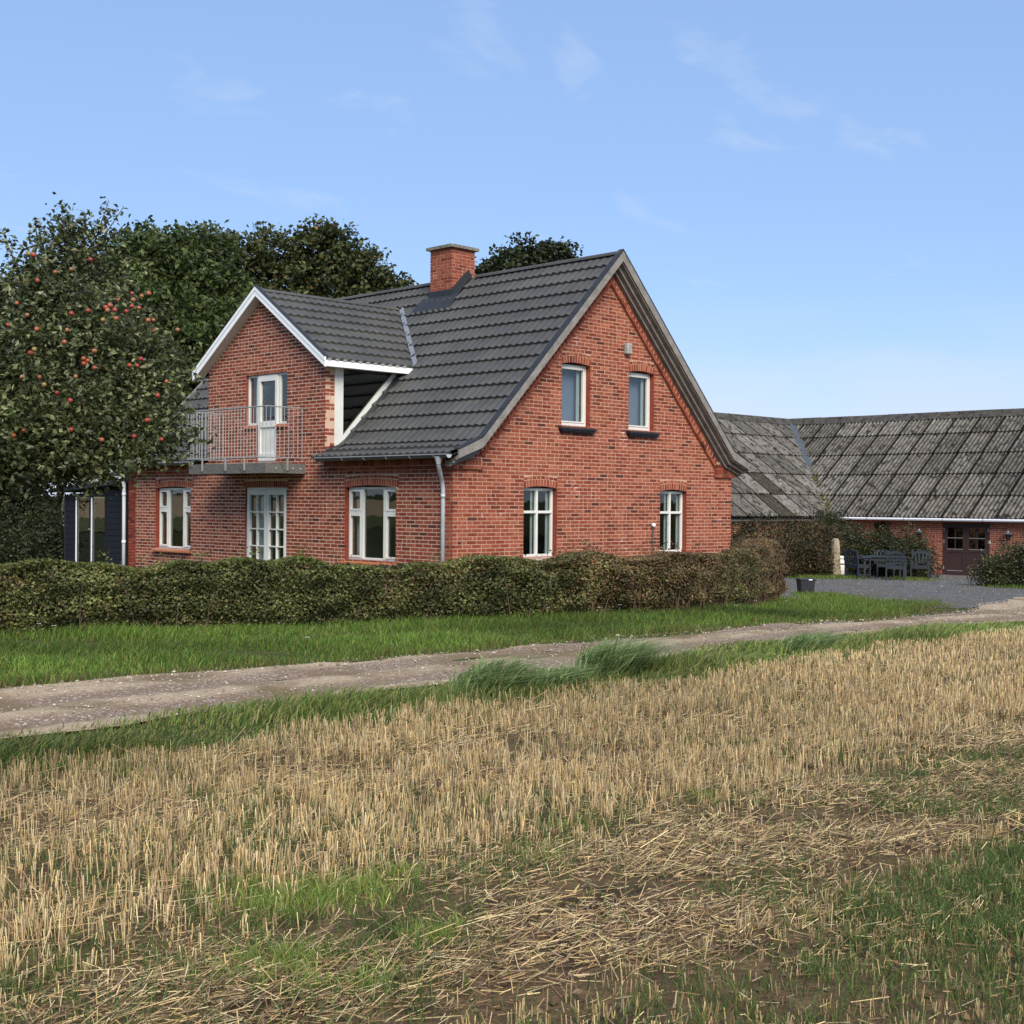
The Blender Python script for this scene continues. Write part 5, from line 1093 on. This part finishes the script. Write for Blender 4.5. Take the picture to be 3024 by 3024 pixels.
V = np.concatenate([V, V2]); F = np.concatenate([F, F2+len(P)*4]); c = np.concatenate([c, c2])
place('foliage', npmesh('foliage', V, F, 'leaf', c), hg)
tw = MB()
for i in range(900):
    s0 = random.uniform(0, cum[-1]) if i < 500 else random.uniform(cum[4], cum[6]); x, y, nx, ny = hedge_at(np.array(s0)); l = random.uniform(.02, .8); X, Y = float(x+nx*l), float(y+ny*l); g = GZ(X, Y)
    hh = random.uniform(.5, .95) if s0 < cum[5] else random.uniform(.6, 1.3); dx, dy = random.gauss(0, .15), random.gauss(0, .15)
    tw.tube([(X, Y, g-.02), (X+dx*.6+random.gauss(0, .03), Y+dy*.6, g+hh*.55), (X+dx*1.4, Y+dy*1.4, g+hh)], [.009, .006, .003], 4, cap=False)
tw.obj('stems', 'twig', hg)
# ------------------------------------------------------------------ grass, stubble, straw
def inview(P, lo_=-.16, hi_=1.16, dmin=2.6, dmax=48):
    d = P-EYE; z = d@FW; u = .5+(d@RT)/np.maximum(z, .1)*46.43/36; v = .5-(d@UP)/np.maximum(z, .1)*46.43/36
    return (z > dmin) & (z < dmax) & (u > lo_) & (u < hi_) & (v < 1.2)
def blades(P, h, lean, w, curl=.5):
    n = len(P); a = RNG.uniform(0, 6.28, n); sd_ = np.stack([np.cos(a), np.sin(a), 0*a], 1)*np.asarray(w).reshape(-1, 1)/2; h = np.asarray(h).reshape(-1, 1)
    up = np.array([0, 0, 1.]); mid = P+up*h*.55+lean*h*.35; tip = P+up*h*(1-.25*curl)+lean*h
    V = np.stack([P-sd_, P+sd_, mid+sd_*.8, mid-sd_*.8, tip], 1).reshape(-1, 3); b = np.arange(n)[:, None]*5
    F = np.stack([b+[0, 1, 2], b+[0, 2, 3], b+[3, 2, 4]], 1).reshape(-1, 3); return V, F
def stems(P, axis_, length, rad):
    n = len(P); axis_ = unit(axis_); t = unit(np.cross(axis_, RNG.normal(size=(n, 3)))); b = np.cross(axis_, t); L_ = np.asarray(length).reshape(-1, 1); r_ = np.asarray(rad).reshape(-1, 1); V = []
    for e_ in (0, 1):
        for k in range(3): an = 2.0944*k; V.append(P+axis_*L_*e_+r_*(t*math.cos(an)+b*math.sin(an))*(1-.12*e_))
    V = np.stack(V, 1).reshape(-1, 3); q = np.arange(n)[:, None]*6
    return V, np.stack([q+[0, 1, 4, 3], q+[1, 2, 5, 4], q+[2, 0, 3, 5]], 1).reshape(-1, 4)
def zz_(X, Y, f=None): return ground_z(X, Y)+(soil_bump(X, Y) if f is None else f)
ST = [srgb(205, 178, 126), srgb(189, 160, 110), srgb(219, 195, 146), srgb(171, 144, 100), srgb(197, 177, 136), srgb(156, 130, 98), srgb(172, 152, 118), srgb(136, 112, 82)]
gp = field(21, 1.1); gp2 = field(22, 3.2); gp3 = field(23, .55)
def track(Y, X): return np.exp(-((Y+14.2+.12*gp3(X, Y*0))/.62)**4)
def line2(Y, X): return np.exp(-((Y+11.35+.15*gp3(X*1.3, 0*Y+4))/.22)**2)*(gp(X, 0*X) > -.6)
LIME = ((-13.25, -13.2, .26, 1), (-12.98, -13.42, .22, 1), (-13.72, -13.9, .2, .7), (-13.5, -14.2, .22, .6), (-12.62, -13.4, .15, .6), (-11.9, -13.6, .2, .5), (-11.3, -13.2, .16, .5), (-10.1, -13.3, .18, .5), (-13.0, -14.05, .18, .6))
def green(X, Y):
    g = np.zeros_like(X)
    for x, y, r_, a in LIME: g += a*np.exp(-((X-x)**2+(Y-y)**2)/r_**2)
    g += np.clip((-14.85-Y)/.4, 0, 1)*(.85+.5*gp(X*1.2, Y*1.2)).clip(.3, 1)
    g += .35*np.clip((Y+10.6)/.9, 0, 1)+.22*(gp2(X, Y) > 1.0)+.16*(gp(X, Y) > .6)+.07
    return g.clip(0, 1)
# standing stubble in drill rows
rows = np.arange(-19.5, -9.72, .105); Ps = []
for yv in rows:
    nc = int(25*52); cx = RNG.uniform(-17, 35, nc); cy = yv+RNG.normal(0, .018, nc); kk = RNG.poisson(5.2, nc); X = np.repeat(cx, kk); n = len(X); X = X+RNG.normal(0, .015, n); Y = np.repeat(cy, kk)+RNG.normal(0, .012, n)+.03*gp3(X*.3, X*0); Ps.append(np.stack([X, Y], 1))
XY = np.concatenate(Ps); X, Y = XY.T; P = np.stack([X, Y, zz_(X, Y)], 1); k = inview(P); P = P[k]; X, Y = P[:, 0], P[:, 1]
D = np.clip((Y+14.0)/1.1, 0, 1)*.85+.15; D = D*(1-.72*track(Y, X))*(1-.7*line2(Y, X)); D = np.where(Y < -14.85, 1.0, D); D = D*(1-.35*green(X, Y))*np.clip(.85+.3*gp2(X, Y), .3, 1)
edge = np.clip((-9.78+.16*gp2(X, Y*0)-Y)/.18, 0, 1); D = D*edge
dep = (P-EYE)@FW; keep = RNG.random(len(P)) < D*np.clip(13/dep, .42, 1); P = P[keep]; dep = dep[keep]; Y = P[:, 1]; n = len(P)
hgt = np.where(Y > -13.3, .108, .075)*RNG.uniform(.5, 1.3, n); hgt = np.where(Y < -14.9, hgt*.75, hgt)
loose = RNG.random(n) < np.where(track(Y, P[:, 0]) > .3, .6, .14); ax = RNG.normal(size=(n, 3))*np.where(loose, .45, .10)[:, None]+[0, 0, 1]
V, F = stems(P-[0, 0, .01], ax, hgt, RNG.uniform(.0016, .0027, n)*np.clip(dep/9, 1, 1.6))
cs = palette(ST, n, .2)*(1+.12*gp(P[:, 0], P[:, 1]))[:, None]; place('stubble', npmesh('stubble', V, F, 'straw', np.repeat(cs, 3, 0)), kind='stuff', label='dry standing straw stubble in drilled rows', cat='stubble')
# straw lying on the soil
n = 900000; X = RNG.uniform(-17, 22, n); Y = RNG.uniform(-19, -9.9, n); P = np.stack([X, Y, zz_(X, Y)], 1); k = inview(P); P = P[k]; X, Y = P[:, 0], P[:, 1]; dep = (P-EYE)@FW
D = .30+.6*track(Y, X)+.6*line2(Y, X)+.25*np.clip((-13.2-Y), 0, 1)*(Y > -15); D = D*np.clip(.8+.5*gp2(X*1.3, Y*1.3), .15, 1.2)*np.clip(9/dep, .3, 1); k = RNG.random(len(P)) < D; P = P[k]; n = len(P); dep = dep[k]
an = np.where(RNG.random(n) < .55, RNG.normal(0, .45, n), RNG.uniform(-3.14, 3.14, n)); ax = np.stack([np.cos(an), np.sin(an), RNG.normal(.03, .22, n)], 1); ln = np.where(RNG.random(n) < .07, RNG.uniform(.12, .25, n), RNG.uniform(.012, .11, n))
V, F = stems(P+[0, 0, .008]+np.stack([0*ln, 0*ln, RNG.uniform(0, .025, n)], 1)-ax*ln[:, None]*.5*[1, 1, 0], ax, ln, RNG.uniform(.0012, .0022, n)*np.clip(dep/8, 1, 1.6))
cs = palette(ST+[srgb(128, 104, 78), srgb(110, 88, 66), srgb(92, 74, 58), srgb(120, 100, 78)], n, .25); place('loose_straw', npmesh('loose_straw', V, F, 'straw', np.repeat(cs, 3, 0)), kind='stuff', label='loose broken straw scattered on the brown soil', cat='straw')
# green shoots in the field
FG = [srgb(96, 116, 56), srgb(80, 102, 52), srgb(116, 130, 68), srgb(70, 90, 48)]
nc = 150000; kk = RNG.poisson(12, nc); X = np.repeat(RNG.uniform(-16, 20, nc), kk); Y = np.repeat(RNG.uniform(-19, -9.8, nc), kk); n = len(X); X = X+RNG.normal(0, .03, n); Y = Y+RNG.normal(0, .03, n); P = np.stack([X, Y, zz_(X, Y)], 1); k = inview(P); P = P[k]; X, Y = P[:, 0], P[:, 1]; dep = (P-EYE)@FW
k = RNG.random(len(P)) < green(X, Y)*np.clip(8/dep, .25, 1); P = P[k]; n = len(P); dep = dep[k]
V, F = blades(P, RNG.uniform(.03, .115, n), RNG.normal(size=(n, 3))*[.5, .5, 0], RNG.uniform(.0026, .0045, n)*np.clip(dep/8, 1, 1.8))
cg = palette(FG, n); lm = sum(a_*np.exp(-((P[:, 0]-x_)**2+(P[:, 1]-y_)**2)/r_**2) for x_, y_, r_, a_ in LIME) > .35; cg[lm] = palette([srgb(128, 148, 68), srgb(110, 134, 60), srgb(146, 160, 80)], int(lm.sum()))
place('field_grass', npmesh('field_grass', V, F, 'blade', np.repeat(cg, 3, 0)), kind='stuff', label='fresh green shoots sprouting through the stubble', cat='grass')
# verge between track and field
VG = [srgb(104, 126, 58), srgb(88, 110, 50), srgb(128, 146, 72), srgb(74, 94, 46), srgb(154, 156, 92), srgb(146, 132, 86)]
wind = np.array([RT[0], RT[1], 0])
n = 120000; X = RNG.uniform(-15, 34, n); Y = RNG.uniform(-9.98, -8.1, n); P = np.stack([X, Y, ground_z(X, Y)-.015], 1); k = inview(P); P = P[k]; X, Y = P[:, 0], P[:, 1]; dep = (P-EYE)@FW
rl_ = road_lo(X)+.09*nw(X, 0*X); D = np.clip((rl_+.20-Y)/.28, 0, 1)*np.clip((Y+9.98)/.15, .3, 1)*np.clip(16/dep, .35, 1); k = RNG.random(len(P)) < D; P = P[k]; n = len(P); X, Y = P[:, 0], P[:, 1]; dep = dep[k]
hh = np.clip((road_lo(X)-Y)/.7, .45, 1)*(.115+.07*gp2(X*.8, Y))*RNG.uniform(.5, 1.3, n); hh = hh.clip(.04, .42)
V, F = blades(P, hh, wind*RNG.uniform(.0, .75, (n, 1))+RNG.normal(size=(n, 3))*[.3, .3, 0], RNG.uniform(.006, .012, n)*np.clip(dep/12, 1, 1.5), .8)
cv = palette(VG, n, .2)*(1+.18*gp(X, Y))[:, None]; place('verge_grass', npmesh('verge_grass', V, F, 'blade', np.repeat(cv, 3, 0)), kind='stuff', label='long green grass on the verge between track and stubble', cat='grass')
for x, y, r_, hm, nn, lab in ((-8.25, -9.38, .36, .60, 1300, 'tall wind bent grass tuft on the verge, pale blades hanging to one side'), (-6.15, -9.05, .42, .64, 1500, 'tall upright bluish grass tuft on the verge nearer the house corner'), (-7.25, -9.30, .30, .36, 700, 'low dark grass tuft between the two tall tufts on the verge'), (-2.6, -9.15, .40, .40, 800, 'small grass tuft on the verge opposite the lawn\'s end')):
    a = RNG.uniform(0, 6.28, nn); rr = r_*RNG.random(nn)**.5; X = x+rr*np.cos(a); Y = y+rr*.6*np.sin(a); P = np.stack([X, Y, ground_z(X, Y)-.02], 1)
    ln_ = wind*RNG.uniform(.3, 1.35, (nn, 1))+RNG.normal(size=(nn, 3))*[.22, .22, 0]+np.stack([np.cos(a), np.sin(a), 0*a], 1)*.25
    V, F = blades(P, hm*RNG.uniform(.45, 1.2, nn)*(1-.4*rr/r_), ln_, RNG.uniform(.008, .015, nn), 1.3)
    place('grass_tuft', npmesh('grass_tuft', V, F, 'blade', np.repeat(palette([srgb(108, 134, 76), srgb(136, 158, 96), srgb(82, 106, 60), srgb(174, 182, 128)], nn, .25), 3, 0)), label=lab, cat='grass tuft', group='grass tufts on the verge')
# lawn strip before the hedge
n = 240000; X = RNG.uniform(-15, 9, n); Y = RNG.uniform(-8, 2.2, n); P = np.stack([X, Y, ground_z(X, Y)-.035], 1); k = inview(P); P = P[k]; X, Y = P[:, 0], P[:, 1]
hf_ = np.interp(X, HL[:, 0], HL[:, 1])+.35; rh = road_hi(X)+.10*nw(X, 0*X+9)
right = X > 5.6; hf_ = np.where(right, np.interp(X, [5.6, 6.4, 7.5, 8.6, 9.3], [-3.1, -2.8, -3.6, -4.6, -5.2]), hf_); rh = np.where(X > 4, np.interp(X, [4, 6, 8, 9], [-6.9, -6.4, -5.8, -5.4]), rh)
k = (Y < hf_) & (Y > rh-.12) & (RNG.random(len(P)) < np.clip((Y-rh+.12)/.45, .12, 1)); P = P[k]; X, Y = P[:, 0], P[:, 1]; n = len(P); hf_, rh = hf_[k], rh[k]
hh = (.075+.05*np.exp(-((hf_-Y)/.5)**2)+.03*gp2(X, Y))*RNG.uniform(.6, 1.5, n)*np.clip((Y-rh)/.5+.35, .35, 1)+.015; hh = hh.clip(.02, .4)
LG = [srgb(100, 130, 50), srgb(84, 114, 44), srgb(126, 148, 64), srgb(74, 98, 40), srgb(116, 116, 62)]
cl = palette(LG, n, .2)*(1+.2*gp(X*1.2, Y*1.2))[:, None]; dry = RNG.random(n) < np.clip(.75-(Y-rh)*1.1, .03, .75); cl[dry] = palette([srgb(128, 118, 70), srgb(106, 98, 58)], dry.sum())
V, F = blades(P, hh, RNG.normal(size=(n, 3))*[.4, .4, 0]+wind*.15, RNG.uniform(.006, .012, n)); place('lawn_grass', npmesh('lawn_grass', V, F, 'blade', np.repeat(cl, 3, 0)), kind='stuff', label='mown green grass strip between hedge and gravel track', cat='grass')
# rough grass round the yard edges and under the shrubs
spots = [(21.9, 5.0, .5), (21.2, 4.5, .6), (23.0, 3.0, .7), (20.5, 4.6, .7), (9.2, -2.2, .5), (8.6, -2.8, .6), (20.6, -1.6, .8), (21.8, -2.7, .8), (26.5, 5.2, .6), (19.5, 4.8, .6)]
PP = np.concatenate([np.stack([x+RNG.normal(0, r_*.6, 900), y+RNG.normal(0, r_*.6, 900)], 1) for x, y, r_ in spots]); X, Y = PP.T; n = len(PP); P = np.stack([X, Y, ground_z(X, Y)-.02], 1)
V, F = blades(P, RNG.uniform(.04, .16, n), RNG.normal(size=(n, 3))*[.4, .4, 0], RNG.uniform(.008, .016, n)); place('yard_weeds', npmesh('yard_weeds', V, F, 'blade', np.repeat(palette(LG+[srgb(120, 122, 66)], n), 3, 0)), kind='stuff', label='scattered weeds growing in the grey gravel', cat='weeds')
# ------------------------------------------------------------------ stones
def pebbles(name, X, Y, size, pal, label, dz=0.):
    n = len(X); P = np.stack([X, Y, ground_z(X, Y)+dz], 1); base = np.array([(1, 0, 0), (0, 1, 0), (-1, 0, 0), (0, -1, 0), (0, 0, .7), (0, 0, -.7)], float)
    V = base[None]*RNG.uniform(.6, 1.3, (n, 6, 1))*np.asarray(size)[:, None, None]; a = RNG.uniform(0, 6.28, n); ca_, sa_ = np.cos(a)[:, None], np.sin(a)[:, None]
    V = np.stack([V[..., 0]*ca_-V[..., 1]*sa_, V[..., 0]*sa_+V[..., 1]*ca_, V[..., 2]], -1)+P[:, None]
    q = np.array([(0, 1, 4), (1, 2, 4), (2, 3, 4), (3, 0, 4)]); F = (q[None]+(np.arange(n)*6)[:, None, None]).reshape(-1, 3)
    return place(name, npmesh(name, V.reshape(-1, 3), F, 'pebble', np.repeat(palette(pal, n, .2), 4, 0)), kind='stuff', label=label, cat='gravel')
n = 60000; X = RNG.uniform(-15, 30, n); Y = RNG.uniform(-8.7, -4.6, n); lo_, hi_ = road_lo(X), road_hi(X); trk = np.maximum(np.exp(-((Y+7.0)/.3)**4), np.exp(-((Y+7.95)/.3)**4))
k = (Y > lo_-.1) & (Y < hi_+.12) & inview(np.stack([X, Y, 0*X], 1)) & (RNG.random(n) < 1-.72*trk) & (RNG.random(n) < .35+.65*(gp2(X, Y) > -.2)); X, Y = X[k], Y[k]
PBL = [srgb(172, 160, 144), srgb(150, 136, 120), srgb(132, 116, 100), srgb(194, 184, 170), srgb(114, 98, 84)]
pebbles('road_gravel', X, Y, .005+.013*RNG.random(len(X))**3, PBL, 'pale stones loose on the gravel track')
n = 500; X = RNG.uniform(-13, 12, n); Y = road_hi(X)+RNG.normal(-.05, .16, n); pebbles('road_stones', X, Y, .009+.026*RNG.random(n)**3, PBL[:3]+PBL[4:], 'larger pale stones along the lawn edge of the track')
n = 14000; X = RNG.uniform(7, 30, n); Y = RNG.uniform(-5, 9, n); k = inview(np.stack([X, Y, 0*X], 1)) & (Y < 6.5); X, Y = X[k], Y[k]; pebbles('yard_gravel', X, Y, .008+.02*RNG.random(len(X))**4, [srgb(94, 96, 98), srgb(74, 76, 78), srgb(110, 112, 113), srgb(140, 141, 140)], 'small grey stones of the yard surface')
n = 30000; X = RNG.uniform(-16, 6, n); Y = RNG.uniform(-18.5, -10, n); k = inview(np.stack([X, Y, 0*X], 1), dmax=16) & (RNG.random(n) < np.where(Y < -13, 1, .35)); X, Y = X[k], Y[k]; pebbles('soil_crumbs', X, Y, .004+.022*RNG.random(len(X))**3, [srgb(92, 73, 54), srgb(110, 90, 66), srgb(78, 62, 46), srgb(126, 106, 80)], 'small clods of brown soil between the straw', .004)
# daisies in the grass along the hedge
for i, (x, y, h) in enumerate(((-8.9, -1.95, .18), (-8.75, -2.05, .15), (-2.2, -4.5, .2), (-1.3, -4.75, .17), (-.9, -4.8, .2), (2.6, -4.9, .18), (1.6, -5.2, .14), (3.4, -5.0, .16), (-6.9, -4.9, .1), (8.3, -3.6, .2))):
    g = GZ(x, y); f_ = root('daisy', (x, y, g), 'small white daisy flower in the grass before the hedge', 'flower', 'daisies in the grass')
    MB().tube([(x, y, g-.03), (x+.01, y, g+h)], .003, 4).obj('stem', 'twig', f_)
    mb = MB()
    for k in range(9):
        a = 2*math.pi*k/9; d = np.array([math.cos(a), math.sin(a), .15]); t = np.array([-math.sin(a), math.cos(a), 0]); c0 = np.array([x+.01, y, g+h]); mb.add([c0, c0+d*.022+t*.008, c0+d*.034, c0+d*.022-t*.008], [(0, 1, 2, 3)])
    mb.obj('petals', 'petal', f_); MB().lathe([(.009, .002), (.006, .009), (0, .011)], (x+.01, y, g+h), 6).obj('flower_centre', 'moss', f_)
for o in bpy.data.objects:
    if '_w' in o: del o['_w']
